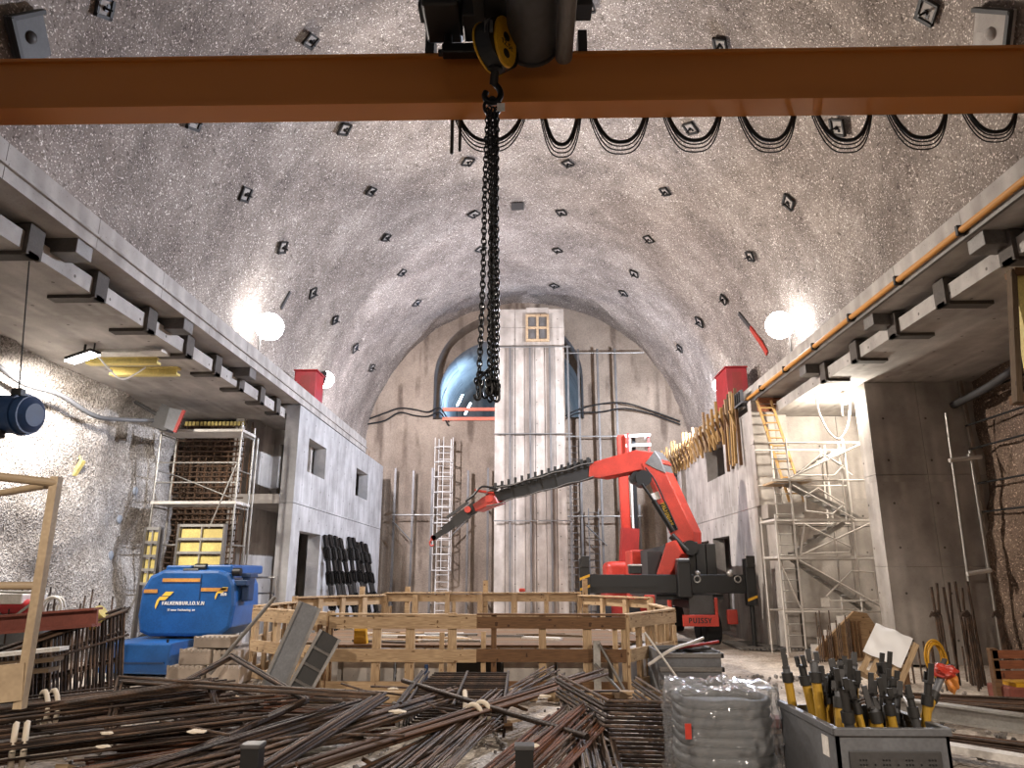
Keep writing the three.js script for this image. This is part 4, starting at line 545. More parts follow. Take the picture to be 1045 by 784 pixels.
{ // debris
  const g = new THREE.DodecahedronGeometry(1, 0), im = new THREE.InstancedMesh(g, M.conc, 900), m4 = new THREE.Matrix4(), q = new THREE.Quaternion(), e = new THREE.Euler();
  for (let i = 0; i < 900; i++) { const s = rr(0.02, 0.07); e.set(rr(0, 6), rr(0, 6), rr(0, 6)); q.setFromEuler(e); m4.compose(V(rr(-8, 9), s * 0.5, rr(-19, -7)), q, V(s, s * 0.7, s)); im.setMatrixAt(i, m4); im.setColorAt(i, C(1, 1, 1).multiplyScalar(rr(0.35, 0.85))); }
  im.name = 'rubble'; im.userData = { label: 'loose stones and crumbs of concrete scattered on the floor', category: 'rubble', kind: 'stuff' }; scene.add(im);
  for (let i = 0; i < 26; i++) { const x = rr(-6.5, 1.5), z = rr(-14.3, -8.5), a = rr(0, 3); solo('timber_offcut', 'small timber offcut lying among the reinforcement', 'timber', bar(V(x, 0.08, z), V(x + Math.cos(a) * rr(0.2, 0.7), rr(0.1, 0.3), z + Math.sin(a) * 0.4), rr(0.06, 0.16), 0.04), pick([M.wood, M.woodD, M.woodG, M.woodR]), 'offcuts among the reinforcement'); }
  for (let i = 0; i < 12; i++) { const x = rr(1.6, 3.2), z = rr(-15.2, -13.6), a = rr(0, 3), L = rr(0.25, 0.5); solo('timber_offcut', 'timber block in the heap beside the grey skip', 'timber', bar(V(x, 0.07 + (i % 3) * 0.03, z), V(x + Math.cos(a) * L, 0.12 + (i % 3) * 0.05, z + Math.sin(a) * L), rr(0.1, 0.2), 0.1), pick([M.wood, M.woodD, M.woodG]), 'blocks beside the grey skip'); }
  for (let i = 0; i < 8; i++) { const x = rr(-6, 0.5), z = rr(-13, -8.2); const gg = new THREE.IcosahedronGeometry(rr(0.05, 0.08), 2), p = gg.attributes.position; for (let k = 0; k < p.count; k++) { const f = 1 + pn(p.getX(k) * 22, p.getY(k) * 22, p.getZ(k) * 22 + i) * 0.5; p.setXYZ(k, p.getX(k) * f * 1.4, p.getY(k) * f * 0.3, p.getZ(k) * f); } gg.computeVertexNormals(); gg.translate(x, 0.55, z); solo('paper_scrap', 'crumpled whitish scrap lying on the reinforcement', 'scrap', gg, M.cloth, 'scraps on the reinforcement'); }
}
// ================= TIMBER RAILING AROUND THE PIT =================
function guard(label, a, b, n, h, tone, low = true) {
  const t = thing('timber_railing', label, 'railing'); const d = b.clone().sub(a), up = V(0, 1, 0), sd = d.clone().cross(up).normalize(); const at = u => a.clone().addScaledVector(d, u);
  const ms = tone ? [M.wood, M.wood, M.woodD] : [M.wood, M.wood];
  for (let i = 0; i <= n; i++) { const p = at(clamp(i / n + (i && i < n ? rr(-.02, .02) : 0))), w = rr(0.11, 0.2); part(t, 'post', bar(V(p.x, 0, p.z), V(p.x, h + rr(-0.02, 0.07), p.z), 0.1, w, V(d.x, 0, d.z).normalize()), pick(ms)); if (rnd() < 0.4) { const q = p.clone().addScaledVector(d.clone().normalize(), 0.22); part(t, 'post', bar(V(q.x, 0, q.z), V(q.x, h * rr(0.75, 1), q.z), 0.08, 0.1, V(d.x, 0, d.z).normalize()), pick(ms)); } }
  const run = (y, hh, off, name, th = 0.05) => { const k = Math.max(1, Math.round(d.length() / 3.2)); for (let i = 0; i < k; i++) { const p = at(i / k).addScaledVector(sd, off), q = at((i + 1) / k).addScaledVector(sd, off); p.y = y + rr(-.015, .015); q.y = y + rr(-.015, .015); part(t, name, bar(p, q, th, hh), tone ? (i % 2 ? M.wood : M.woodD) : pick(ms)); } };
  run(h - 0.13, 0.24, -0.085, 'top_rail'); run(h - 0.8, 0.26, -0.085, 'mid_rail'); if (low) run(0.12, 0.2, -0.085, 'toe_board');
  run(h + 0.03, 0.04, 0.0, 'cap_board', 0.2);
  return t;
}
{
  const P = [V(-4.25, 0, -16.3), V(2.1, 0, -16.3), V(3.55, 0, -18.6), V(3.5, 0, -21.4), V(1.7, 0, -24.3), V(-4.6, 0, -24.3), V(-6.7, 0, -21.6), V(-6.6, 0, -18.3)];
  guard('front side of the timber railing around the pit, with weathered boards', P[1], P[0], 7, 1.52, true);
  guard('short right front side of the timber railing next to the grey skip', P[2], P[1], 4, 1.52, false);
  guard('right side of the timber railing facing the truck', P[3], P[2], 4, 1.55, false);
  guard('right rear side of the timber railing', P[4], P[3], 3, 1.7, false);
  guard('rear side of the timber railing in front of the end wall', P[5], P[4], 6, 1.78, false);
  guard('left rear side of the timber railing near the pale building', P[6], P[5], 4, 1.72, false);
  guard('left side of the timber railing behind the blocks', P[7], P[6], 4, 1.6, false);
  guard('short left front side of the timber railing behind the leaning panels', P[0], P[7], 3, 1.55, false);
  const k = thing('pit_kerb', 'pale concrete kerb wall inside the timber railing', 'kerb');
  const cx = -1.55, cz = -20.3, Q = P.map(p => V(cx + (p.x - cx) * 0.91, 0, cz + (p.z - cz) * 0.91));
  for (let i = 0; i < 8; i++) { const a = Q[i], b = Q[(i + 1) % 8], n = Math.max(2, Math.round(a.distanceTo(b) / 1.15)); for (let j = 0; j < n; j++) { const p = a.clone().lerp(b, j / n + 0.006), q = a.clone().lerp(b, (j + 1) / n - 0.006); p.y = q.y = 0.38; if (i === 0 && j === 2) { part(k, 'painted_opening_shade', bar(p.clone().add(V(0, 0, -0.15)), q.clone().add(V(0, 0, -0.15)), 0.1, 0.74), M.black); continue; } part(k, 'kerb_panel', bar(p, q, 0.25, 0.78), M.conc); } }  // one gap holds a black panel standing in for shade inside an opening
  for (let i = 0; i < 18; i++) { const x = rr(-4.4, 0.6), z = rr(-20.5, -17.5); solo('pit_plank', 'board or bar stored inside the timber railing', 'board', bar(V(x, 0.865, z), V(x + rr(0.8, 1.6), 0.865, z + rr(-.6, .6)), rr(0.06, 0.25), 0.05), pick([M.woodG, M.galvD, M.wood, M.whitep]), 'boards inside the railing'); }
  const pl = thing('pit_deck', 'grey boarded deck closing the pit inside the railing', 'deck'); for (let i = 0; i < 10; i++) { const za = -17.3 - i * 0.6, lo = z => z > -18.6 ? -4.0 + (z + 16.9) * 1.3 : z < -21.3 ? -6.0 - (z + 21.3) * 0.72 : -6.0, hi = z => z > -18.6 ? 1.9 + (-16.9 - z) * 0.55 : z < -21.2 ? 2.85 + (z + 21.2) * 0.58 : 2.85; part(pl, 'deck_board', bx(Math.max(lo(za), lo(za - 0.58)), Math.min(hi(za), hi(za - 0.58)), 0.78, 0.84, za, za - 0.58), i % 2 ? M.woodG : M.woodD); }
  solo('formwork_wedge', 'yellow wedge inside the timber railing at its left front corner', 'wedge', prism([[-4.0, 0.84], [-3.7, 0.84], [-3.75, 1.25], [-4.0, 1.25]], 0.2, FZ(-17.7)), M.yellow);
  solo('orange_tag', 'small orange object on the rear railing in front of the column', 'tag', rbx(-0.25, -0.05, 1.84, 1.95, -24.22, -24.36, 0.03), M.red);
  for (const [x, h] of [[-1.35, 2.2], [1.9, 2.25], [-5.4, 2.0], [-3.9, 2.0]]) solo('timber_post', `tall timber post rising above the rear railing${x > 1 ? ' at the right of the column' : x > -2 ? ' at the left of the column' : x > -5 ? ', inner of the two near the struts' : ', outer of the two near the struts'}`, 'post', bx(x - 0.08, x + 0.08, 0, h, -24.42, -24.56), M.wood);
  const st = thing('steel_strut', 'galvanised post with slanting braces in front of the railing', 'strut'); part(st, 'post', bx(1.38, 1.52, 0, 1.05, -15.9, -16.0), M.galv); parts(st, 'brace', [rod(V(1.5, 1.0, -15.85), V(2.0, 0.05, -15.6), 0.03), rod(V(1.4, 0.6, -15.85), V(1.95, 0.05, -15.3), 0.03)], M.galvD); part(st, 'base_plate', bx(1.3, 1.6, 0, 0.03, -15.8, -16.1), M.galv);
  solo('blue_pin', 'short blue-grey bar standing at the front railing', 'bar', rod(V(-2.05, 0, -15.6), V(-2.05, 0.62, -15.6), 0.04), M.navy);
  for (const [x0, x1, z] of [[-2.6, 0.2, -15.4], [-4.4, -2.4, -15.1], [0.4, 2.2, -15.2]]) solo('floor_beam', `squared timber lying in front of the railing${x0 > 0 ? ' at its right' : x0 > -3 ? ' behind the box cage' : ' at the leaning panels'}`, 'timber', bar(V(x0, 0.1, z), V(x1, 0.1, z + 0.1), 0.22, 0.2), M.wood);
}
// ================= CRANE TRUCK =================
{
  const t = thing('crane_truck', 'black and red truck with a folding loader crane and spread outriggers', 'truck');
  part(t, 'stabiliser_beam', [rbx(2.2, 8.9, 1.66, 2.38, -29.8, -30.3, 0.03), bx(2.3, 5.2, 1.9, 2.3, -29.78, -29.8), bx(6.2, 8.3, 1.75, 2.3, -29.78, -29.8)], M.black);
  for (const [x, s] of [[2.3, 1], [8.85, -1]]) { const o = part(t, 'outrigger', [rbx(x - 0.2, x + 0.2, 1.2, 3.0, -29.6, -30.0, 0.03), rod(V(x, -0.3, -29.8), V(x, 1.3, -29.8), 0.09, 14), rod(V(x, -0.38, -29.8), V(x, -0.28, -29.8), 0.3, 16)], M.black); for (let i = 0; i < (s > 0 ? 3 : 1); i++) part(o, 'hazard_stripe', prism([[x - 0.2, 1.35 + i * 0.4], [x + 0.2, 1.5 + i * 0.4], [x + 0.2, 1.6 + i * 0.4], [x - 0.2, 1.45 + i * 0.4]], 0.01, FZ(-29.6)), M.yellow, 'yellow hazard stripe'); part(o, 'warning_light', rbx(x - 0.15, x + 0.2, 2.65, 3.1, -29.55, -29.62, 0.03), M.dark); }
  part(t, 'centre_housing', [rbx(5.95, 6.5, 1.5, 2.85, -29.5, -30, 0.06), rbx(5.98, 6.47, 2.8, 2.95, -29.48, -30.0, 0.05)], M.black);
  part(t, 'housing_cap', rbx(6.0, 6.45, 2.93, 3.0, -29.5, -30, 0.03), M.galv);
  part(t, 'housing_cap', rbx(4.1, 4.6, 2.4, 2.75, -29.8, -30.2, 0.05), M.black); part(t, 'housing_trim', rbx(4.08, 4.62, 2.7, 2.78, -29.78, -30.2, 0.03), M.galv);
  for (let i = 0; i < 5; i++) part(t, 'load_box_panel', rbx(5.75 + i * 0.43, 6.15 + i * 0.43, 2.38, 3.62, -30.9, -31.1, 0.02), M.dark);
  parts(t, 'load_box', [bx(5.75, 7.9, 2.2, 3.55, -31.1, -37.5), bx(5.0, 5.6, 2.3, 3.3, -30.8, -32)], M.dark);
  parts(t, 'chassis', [bx(5.6, 5.8, 0.9, 1.4, -30, -38), bx(7.2, 7.4, 0.9, 1.4, -30, -38), bx(5.2, 7.9, 1.4, 1.6, -30.3, -38)], M.black);
  part(t, 'cab', [rbx(5.3, 7.8, 0.9, 3.6, -37.8, -40, 0.12)], M.red);
  for (const z of [-31.4, -32.8, -38.6]) for (const x of [5.45, 7.6]) part(t, 'wheel', [rod(V(x - 0.28, 0.22, z), V(x + 0.28, 0.22, z), 0.6, 26), rod(V(x - 0.29, 0.22, z), V(x + 0.29, 0.22, z), 0.3, 18)], M.rubber);
  part(t, 'bumper', [rbx(6.1, 7.5, 0.42, 0.85, -29.7, -29.8, 0.02), rbx(7.38, 7.5, 0.8, 1.5, -29.7, -29.8, 0.02)], M.red);
  part(t, 'bumper_lettering', text('PUISSY', 0.2, FZ(-29.7).multiply(mtx.clone().makeTranslation(6.3, 0.54, 0)), 0.015), M.black);
  part(t, 'tail_plate', [rbx(6.4, 7.35, 0.86, 1.6, -29.8, -29.85, 0.02)], M.greyD);
  parts(t, 'lamp_cluster', [rbx(7.85, 8.25, 0.5, 1.05, -29.7, -29.9, 0.04), rbx(4.65, 5.05, 1.15, 1.6, -29.7, -29.9, 0.04), rbx(5.55, 5.7, 0.9, 1.4, -29.7, -29.9, 0.03)], M.red);
  part(t, 'hook_shackle', [flat(new THREE.TorusGeometry(0.12, 0.03, 6, 16).translate(6.75, 2.2, -29.7)), flat(new THREE.TorusGeometry(0.12, 0.03, 6, 16).translate(8.35, 2.2, -29.7)), ball(V(6.8, 2.42, -29.8), 0.12), ball(V(8.1, 2.42, -29.8), 0.14)], M.galv);
  // crane
  const Zc = -31.2, slew = new THREE.Matrix4().set(1, 0, -0.75, -0.75 * 30.9, 0, 1, 0, 0, 0, 0, 1, 0, 0, 0, 0, 1), S = (pts, d, z, m, n, lab, par = t) => part(par, n, prism(pts, d, FZ(z - d / 2), 0.03).applyMatrix4(slew), m, lab); // crane slewed a little towards the left
  S([[5.75, 2.4], [6.25, 2.4], [6.75, 3.2], [6.5, 3.7], [6.2, 3.6]], 0.6, -30.6, M.red, 'crane_column');
  part(t, 'slew_joint', [rod(V(6.75, 3.45, -31.6), V(6.75, 3.45, -30.5), 0.3, 20), rbx(6.5, 7.1, 3.2, 3.7, -30.7, -31.5, 0.05)], M.black);
  S([[6.25, 3.55], [6.95, 3.6], [6.98, 4.1], [5.75, 7.1], [5.35, 7.3], [5.0, 7.0], [5.5, 5.6], [5.85, 4.5]], 0.6, Zc, M.red, 'main_boom');
  part(t, 'boom_hose', cable([V(6.3, 4.2, -30.8), V(5.9, 5.2, -30.78), V(5.45, 6.3, -30.8), V(5.1, 6.8, -30.8)], 0.035, 24, 5), M.rubber);
  S([[5.9, 7.0], [5.55, 7.45], [4.7, 7.55], [2.75, 7.0], [2.7, 6.45], [3.1, 6.4], [4.9, 6.75], [5.3, 6.6]], 0.55, Zc, M.red, 'outer_boom');
  part(t, 'elbow_cap', S([[5.15, 7.0], [5.55, 7.5], [5.75, 7.2], [5.95, 6.6], [5.6, 6.75]], 0.6, Zc, M.galvD, 'elbow_plate').geometry.clone().translate(0, 0, 0.02), M.galvD);
  part(t, 'knuckle', [rod(V(5.0, 6.35, -31.6), V(5.0, 6.35, -30.75), 0.34, 24), rod(V(4.7, 6.4, -31.5), V(4.7, 6.4, -30.8), 0.24, 20)], M.black);
  part(t, 'lift_cylinder', [rod(V(4.9, 6.1, -30.7), V(5.6, 5.0, -30.7), 0.06, 12), rod(V(5.35, 5.4, -30.7), V(6.1, 4.1, -30.7), 0.11, 14)], M.blackSteel);
  part(t, 'lift_cylinder', [rod(V(6.0, 3.95, -30.6), V(6.6, 3.3, -30.6), 0.15, 14)], M.black);
  { const d = V(-1.2, 3.07, 0).normalize(), n = V(0, 0, 1), xA = d.clone(), yA = n.clone().cross(xA); part(t, 'boom_label', bar(V(6.2, 4.15, -30.86), V(5.75, 5.3, -30.86), 0.02, 0.34, V(1, 0.3, 0)), M.black); part(t, 'boom_lettering', text('PALFINGER', 0.22, mtx.clone().makeBasis(xA.clone().negate(), yA.clone().negate(), n).setPosition(5.68, 5.3, -30.85).multiply(mtx.clone().makeTranslation(0, -0.02, 0)).scale(V(0.62, 1, 1)), 0.02), M.printY, 'yellow lettering'); part(t, 'data_plate', bar(V(5.55, 5.45, -30.86), V(5.45, 5.75, -30.86), 0.02, 0.34, V(1, 0.3, 0)), M.whitep); }
  const jib = [V(2.9, 6.75, Zc), V(-1.7, 5.5, Zc)];
  for (let i = 0; i < 6; i++) { const a = jib[0].clone().lerp(jib[1], i * 0.13), w = 0.66 - i * 0.05; part(t, 'telescopic_section', bar(a, jib[0].clone().lerp(jib[1], 0.35 + i * 0.13), w * 0.85, w), i % 2 ? M.black : M.dark); }
  part(t, 'extension_cylinder', [bar(jib[0].clone().add(V(-0.1, 0.42, 0.1)), jib[1].clone().add(V(1.3, 0.62, 0.1)), 0.16, 0.16), bar(jib[1].clone().add(V(1.35, 0.62, 0.1)), jib[1].clone().add(V(0.1, 0.48, 0.1)), 0.12, 0.12)], M.black);
  for (let i = 0; i < 15; i++) { const p = jib[0].clone().lerp(jib[1], 0.05 + i * 0.062); part(t, 'hose_bracket', [rbx(p.x - 0.06, p.x + 0.06, p.y + 0.18, p.y + 0.58, Zc + 0.1, Zc + 0.34, 0.01)], M.dark); }
  parts(t, 'hydraulic_hose', [cable(Array.from({ length: 9 }, (_, i) => jib[0].clone().lerp(jib[1], i / 8).add(V(0, 0.28 + (i % 2) * 0.05, 0.34))), 0.03, 40, 5), cable(Array.from({ length: 9 }, (_, i) => jib[0].clone().lerp(jib[1], i / 8).add(V(0, -0.3 - (i % 2) * 0.05, 0.3))), 0.025, 40, 5)], M.galvD);
  part(t, 'jib_joint', [S([[-1.5, 5.75], [-1.3, 5.35], [-1.75, 5.2], [-2.2, 5.02], [-2.3, 5.25], [-1.9, 5.55]], 0.4, Zc, M.red, 'jib_bracket').geometry.clone().translate(-0.02, 0, 0.01), rod(V(-1.6, 5.5, -31.5), V(-1.6, 5.5, -30.85), 0.16, 14), rod(V(-2.5, 5.05, -31.5), V(-2.5, 5.05, -30.85), 0.14, 14), rod(V(-1.4, 5.75, -30.9), V(-2.2, 5.85, -30.9), 0.06)], M.red);
  part(t, 'jib_hose', cable([V(-1.2, 5.9, -30.85), V(-1.9, 6.0, -30.85), V(-2.3, 5.6, -30.85), V(-2.6, 5.4, -30.85)], 0.05, 24, 6), M.black);
  for (let i = 0; i < 3; i++) part(t, 'fly_jib_section', bar(V(-2.1 - i * 0.5, 5.25 - i * 0.4, Zc), V(-3.1 - i * 0.45, 4.5 - i * 0.33, Zc), 0.36 - i * 0.08, 0.44 - i * 0.11), i % 2 ? M.black : M.dark);
  part(t, 'fly_cylinder', bar(V(-2.5, 5.38, -31.1), V(-3.4, 4.72, -31.1), 0.12, 0.12), M.greyD);
  part(t, 'jib_tip', [rod(V(-3.95, 3.88, -31.3), V(-3.95, 3.88, -31.1), 0.12, 14), cable([V(-3.98, 3.85, -31.2), V(-4.1, 3.7, -31.2), V(-4.05, 3.55, -31.2), V(-3.92, 3.6, -31.2)], 0.04, 14, 6)], M.red);
  fit(t, 0.86);
  // red boom lift behind
  const u = thing('telescopic_lift', 'red telescopic mast lift behind the crane truck', 'lift');
  part(u, 'chassis', [rbx(3.5, 5.6, 0.6, 1.6, -33.2, -35.6, 0.08)], M.redD);
  for (const x of [3.5, 5.5]) for (const z of [-33.5, -35.2]) part(u, 'wheel', rod(V(x - 0.2, 0.7, z), V(x + 0.2, 0.7, z), 0.5, 22), M.rubber);
  part(u, 'turret', [rbx(3.55, 5.5, 1.6, 2.95, -33.0, -35, 0.25, 4)], M.red);
  part(u, 'mast', [bar(V(4.6, 2.9, -33.6), V(4.72, 4.4, -33.6), 0.75, 0.9)], M.redD); part(u, 'mast', [bar(V(4.55, 4.3, -33.6), V(4.5, 8.7, -33.6), 0.4, 0.5)], M.red);
  part(u, 'inner_mast', bar(V(5.0, 4.3, -33.5), V(5.05, 8.6, -33.5), 0.16, 0.16), M.black);
  part(u, 'mast_chain', bar(V(4.84, 4.3, -33.3), V(4.84, 8.5, -33.3), 0.08, 0.08), M.whitep);
  for (const y of [7.75, 8.2, 8.65]) part(u, 'basket_rail', [bar(V(4.6, y, -33.4), V(5.75, y, -33.1), 0.08, 0.14), bar(V(5.75, y, -33.1), V(5.7, y, -34.2), 0.08, 0.1)], y === 7.75 ? M.red : M.whitep);
  for (const x of [4.75, 5.7]) part(u, 'basket_post', bar(V(x, 7.7, -33.2), V(x, 8.75, -33.2), 0.08, 0.08), M.redD);
  fit(u, 1.09);
}
// ================= RIGHT SIDE =================
{ // timber edge formwork on the right building
  const t = thing('edge_formwork', 'row of yellow timber posts and boards along the top of the right building', 'formwork');
  for (let i = 0; i < 22; i++) { const z = -27.6 - i * 0.74, top = 9.0 + rr(-.05, .55); part(t, 'timber_post', bar(V(8.05, 7.6 + rr(-.15, .15), z), V(8.02, top, z), 0.1, 0.12), pick([M.woodY, M.woodY, M.wood])); part(t, 'timber_strut', bar(V(7.85, 8.5, z + 0.3), V(8.12, 7.7, z + 0.3), 0.08, 0.1), pick([M.woodD, M.woodY])); }
  for (const [y, h] of [[8.15, 0.28], [8.62, 0.16], [8.95, 0.14]]) for (let k = 0; k < 4; k++) part(t, 'board', bar(V(8.12, y, -27.3 - k * 4.05), V(8.12, y, -31.3 - k * 4.05), 0.05, h), k % 2 ? M.wood : M.woodY);
  for (let i = 0; i < 6; i++) { const z = -27.0 - i * 0.32; part(t, 'upright_timber', bar(V(8.0 + rr(-.05, .05), 6.3 + rr(0, .5), z), V(8.06, 9.2 + rr(-.2, .2), z - 0.1), 0.1, 0.12), pick([M.woodD, M.woodY, M.woodG])); }
  const f = thing('wall_clamp_frame', 'grey steel clamp frame at the top of the right building pier', 'clamp'); part(f, 'plate', [bx(8.0, 8.1, 8.5, 9.05, -26.2, -26.9), bx(7.95, 8.15, 8.5, 8.56, -25.9, -27)], M.greyp); for (const z of [-26.3, -26.55, -26.8]) part(f, 'rib', bx(7.94, 8.02, 8.55, 9.0, z, z - 0.05), M.greyD);
  solo('lintel_board', 'brown timber boards under the runway beam at the ladder head', 'board', [bx(8.3, 9.6, 8.02, 8.28, -25.3, -25.4), bx(8.3, 9.6, 8.3, 8.5, -25.2, -25.3)], M.woodR);
  // orange pipe along the runway
  const p = thing('orange_pipe', 'orange-brown pipe running along the face of the right runway beam', 'pipe'); part(p, 'pipe', rod(V(8.26, 8.7, ZF), V(8.26, 8.7, -27), 0.065, 12), M.tape); for (let z = -3; z > -27; z -= 2.4) part(p, 'pipe_clip', bx(8.18, 8.4, 8.6, 8.8, z, z - 0.07), M.dark); part(p, 'tray', bx(8.33, 8.4, 8.55, 8.62, ZF, -27), M.galvD);
  // ladder
  const L = thing('ladder', 'pale wooden ladder rising to the runway beam beside the right building', 'ladder'); const a0 = V(8.85, 4.75, -24.6), b0 = V(8.25, 8.4, -25.2), a1 = V(9.35, 4.75, -24.6), b1 = V(8.75, 8.4, -25.2);
  part(L, 'stile', bar(a0, b0, 0.08, 0.06), M.woodY); part(L, 'stile', bar(a1, b1, 0.08, 0.06), M.woodY); for (let i = 1; i < 13; i++) part(L, 'rung', rod(a0.clone().lerp(b0, i / 13), a1.clone().lerp(b1, i / 13), 0.03, 6), M.woodY);
  // scaffold stair tower
  const s = thing('scaffold_stair', 'brightly lit aluminium scaffold stair tower in front of the pale wall', 'scaffold');
  const up = (x, y0, y1, z) => part(s, 'standard', rod(V(x, y0, z), V(x, y1, z), 0.032), M.whitep);
  for (const z of [-22.9, -24.3]) { up(7.75, 0, 4.2, z); up(8.3, 0, 6.6, z); up(10.1, 0, 6.6, z); up(9.95, 4, 6.5, z); if (z < -23) up(10.75, 0, 6.8, z); }
  for (const y of [1.3, 2.85, 4.0, 5.25, 6.45]) for (const z of [-22.9, -24.3]) part(s, 'ledger', rod(V(7.75, y, z), V(10.75, y, z), 0.028), M.whitep);
  for (const y of [2.87, 4.0]) part(s, 'deck', [bx(7.7, 10.8, y, y + 0.07, -22.9, -23.3), bx(7.7, 8.7, y, y + 0.07, -23.3, -24.3)], M.whitep); part(s, 'deck', bx(7.9, 9.0, 5.22, 5.29, -22.9, -24.3), M.wood);
  const flight = (x0, y0, x1, y1, z) => { part(s, 'stair_stringer', [bar(V(x0, y0, z), V(x1, y1, z), 0.05, 0.14), bar(V(x0, y0, z - 0.55), V(x1, y1, z - 0.55), 0.05, 0.14)], M.galv); for (let i = 1; i < 8; i++) { const u = i / 8, x = x0 + (x1 - x0) * u, y = y0 + (y1 - y0) * u; part(s, 'tread', bx(x - 0.12, x + 0.12, y + 0.02, y + 0.06, z, z - 0.55), M.galv); } };
  flight(8.35, 2.85, 10.4, 1.35, -23.0); flight(8.4, 2.9, 10.2, 4.0, -23.7); flight(8.4, 5.2, 10.4, 4.05, -23.0); flight(8.4, 5.2, 10.4, 6.4, -23.7);
  const loop = (pts) => part(s, 'handrail', bent([...pts, pts[0]], 0.026, 6), M.whitep);
  loop([V(9.05, 1.75, -22.85), V(9.15, 1.62, -22.85), V(10.6, 1.62, -22.85), V(10.55, 2.45, -22.85), V(9.9, 2.5, -22.85)]); loop([V(8.4, 3.0, -22.85), V(9.9, 3.05, -22.85), V(9.95, 3.2, -22.85), V(8.6, 3.9, -22.85)]); loop([V(8.7, 4.3, -22.85), V(8.7, 4.75, -22.85), V(9.15, 5.0, -22.85), V(9.9, 4.5, -22.85), V(9.5, 4.2, -22.85)]); loop([V(8.5, 5.4, -22.85), V(9.4, 6.1, -22.85), V(10.0, 5.7, -22.85), V(9.7, 5.4, -22.85)]);
  parts(s, 'diagonal_brace', [rod(V(8.35, 5.35, -22.85), V(10.75, 6.45, -22.85), 0.026), rod(V(8.4, 2.95, -22.85), V(10.7, 3.95, -22.85), 0.026), rod(V(8.35, 2.8, -22.85), V(10.75, 1.4, -22.85), 0.03), rod(V(10.1, 6.3, -24.3), V(10.9, 5.6, -24.3), 0.03), rod(V(8.35, 5.1, -22.85), V(10.2, 4.05, -22.85), 0.026), rod(V(7.75, 2.8, -22.9), V(8.3, 1.3, -22.9), 0.022)], M.whitep);
  for (const [y0, y1] of [[0.3, 2.8], [2.95, 3.95], [4.2, 5.2], [5.3, 6.4]]) for (let y = y0; y < y1; y += 0.32) part(s, 'ladder_rung', rod(V(7.78, y, -22.9), V(8.28, y, -22.9), 0.018, 5), M.galv);
  part(s, 'sign', bx(8.85, 9.1, 1.45, 1.7, -22.8, -22.82), M.whitep);
  const c = thing('string_light', 'hanging loop of white rope light below the right slab', 'cord'); part(c, 'cord', cable([V(9.22, 8.0, -22.5), V(9.32, 7.25, -22.5), V(9.58, 6.65, -22.5), V(9.82, 6.5, -22.5), V(10.1, 6.8, -22.5), V(10.3, 7.5, -22.5), V(10.34, 7.9, -22.5)], 0.03, 40, 6), M.whitep); 
  // concrete stair foot
  const q = thing('concrete_stair', 'short concrete stair with a sloping brown side below the scaffold', 'stair'); part(q, 'side_panel', prism([[8.55, 0], [10.15, 0], [10.2, 0.75], [9.85, 1.3], [9.5, 1.36], [8.3, 0.3]], 0.12, FZ(-22.2)), M.woodS); for (let i = 0; i < 6; i++) part(q, 'step', bx(8.2 + i * 0.21, 9.6, i * 0.2, i * 0.2 + 0.19, -22.22, -22.8), M.conc); for (let i = 0; i < 8; i++) part(q, 'formwork_batten', bar(V(8.5 + (i % 4) * 0.1 + (i > 3 ? 0.75 : 0), 0.1, -22.0), V(8.5 + (i % 4) * 0.1 + (i > 3 ? 0.75 : 0), 0.5 + (i > 3 ? 0.6 : 0.2), -22.0), 0.04, 0.05), M.woodD);
  for (let i = 0; i < 12; i++) solo('starter_bar', 'thin upright bar at the foot of the scaffold stair', 'rebar', rod(V(8.2 + i * 0.09, 0, -21.6 - (i % 3) * 0.1), V(8.2 + i * 0.09, rr(0.8, 1.4), -21.6 - (i % 3) * 0.1), 0.018, 5), M.rust, 'starter bars at the scaffold stair');
  // H-frame on dark wall
  const h = thing('narrow_scaffold', 'tall narrow grey scaffold frame against the dark cross wall', 'scaffold'); part(h, 'standard', rod(V(12.0, 0, -20.6), V(12.15, 6.9, -20.6), 0.045), M.galv); part(h, 'standard', rod(V(12.55, 0, -20.5), V(12.6, 5.8, -20.5), 0.05), M.galv); for (const y of [5.55, 2.45]) part(h, 'cross_tube', rod(V(11.95, y - 0.05, -20.45), V(12.85 - (y < 3 ? .25 : 0), y + 0.05, -20.45), 0.06, 10), M.whitep); part(h, 'coupler', [rbx(12.5, 12.68, 5.5, 5.7, -20.42, -20.55, 0.02)], M.galv);
  solo('wall_edge_strip', 'pale mortar strip where the dark cross wall meets the right rock wall', 'strip', [bar(V(13.0, 8, -21.1), V(13.05, 6.6, -21.1), 0.1, 0.08), bar(V(13.05, 6.6, -21.1), V(13.1, 0, -21.1), 0.1, 0.1)], M.column2);
  [[7.4, 0], [6.6, 1], [5.9, 2], [4.9, 3], [4.1, 4]].forEach(([y, i]) => solo('wall_cable', `thin black cable along the right rock wall, ${ORD[i]} from the top`, 'cable', cable([V(12.9, y, -21), V(12.75, y - 0.05, -17), V(12.7, y, -12), V(12.7, y, -8)], 0.03, 20, 5), M.rubber, 'cables on the right rock wall'));
  solo('wall_duct', 'thick grey hose curving along the right rock wall', 'hose', cable([V(12.7, 7.25, -21.1), V(12.5, 7.3, -19), V(12.4, 7.6, -17), V(12.4, 7.9, -15), V(12.4, 7.95, -12)], 0.11, 30, 10), M.greyD);
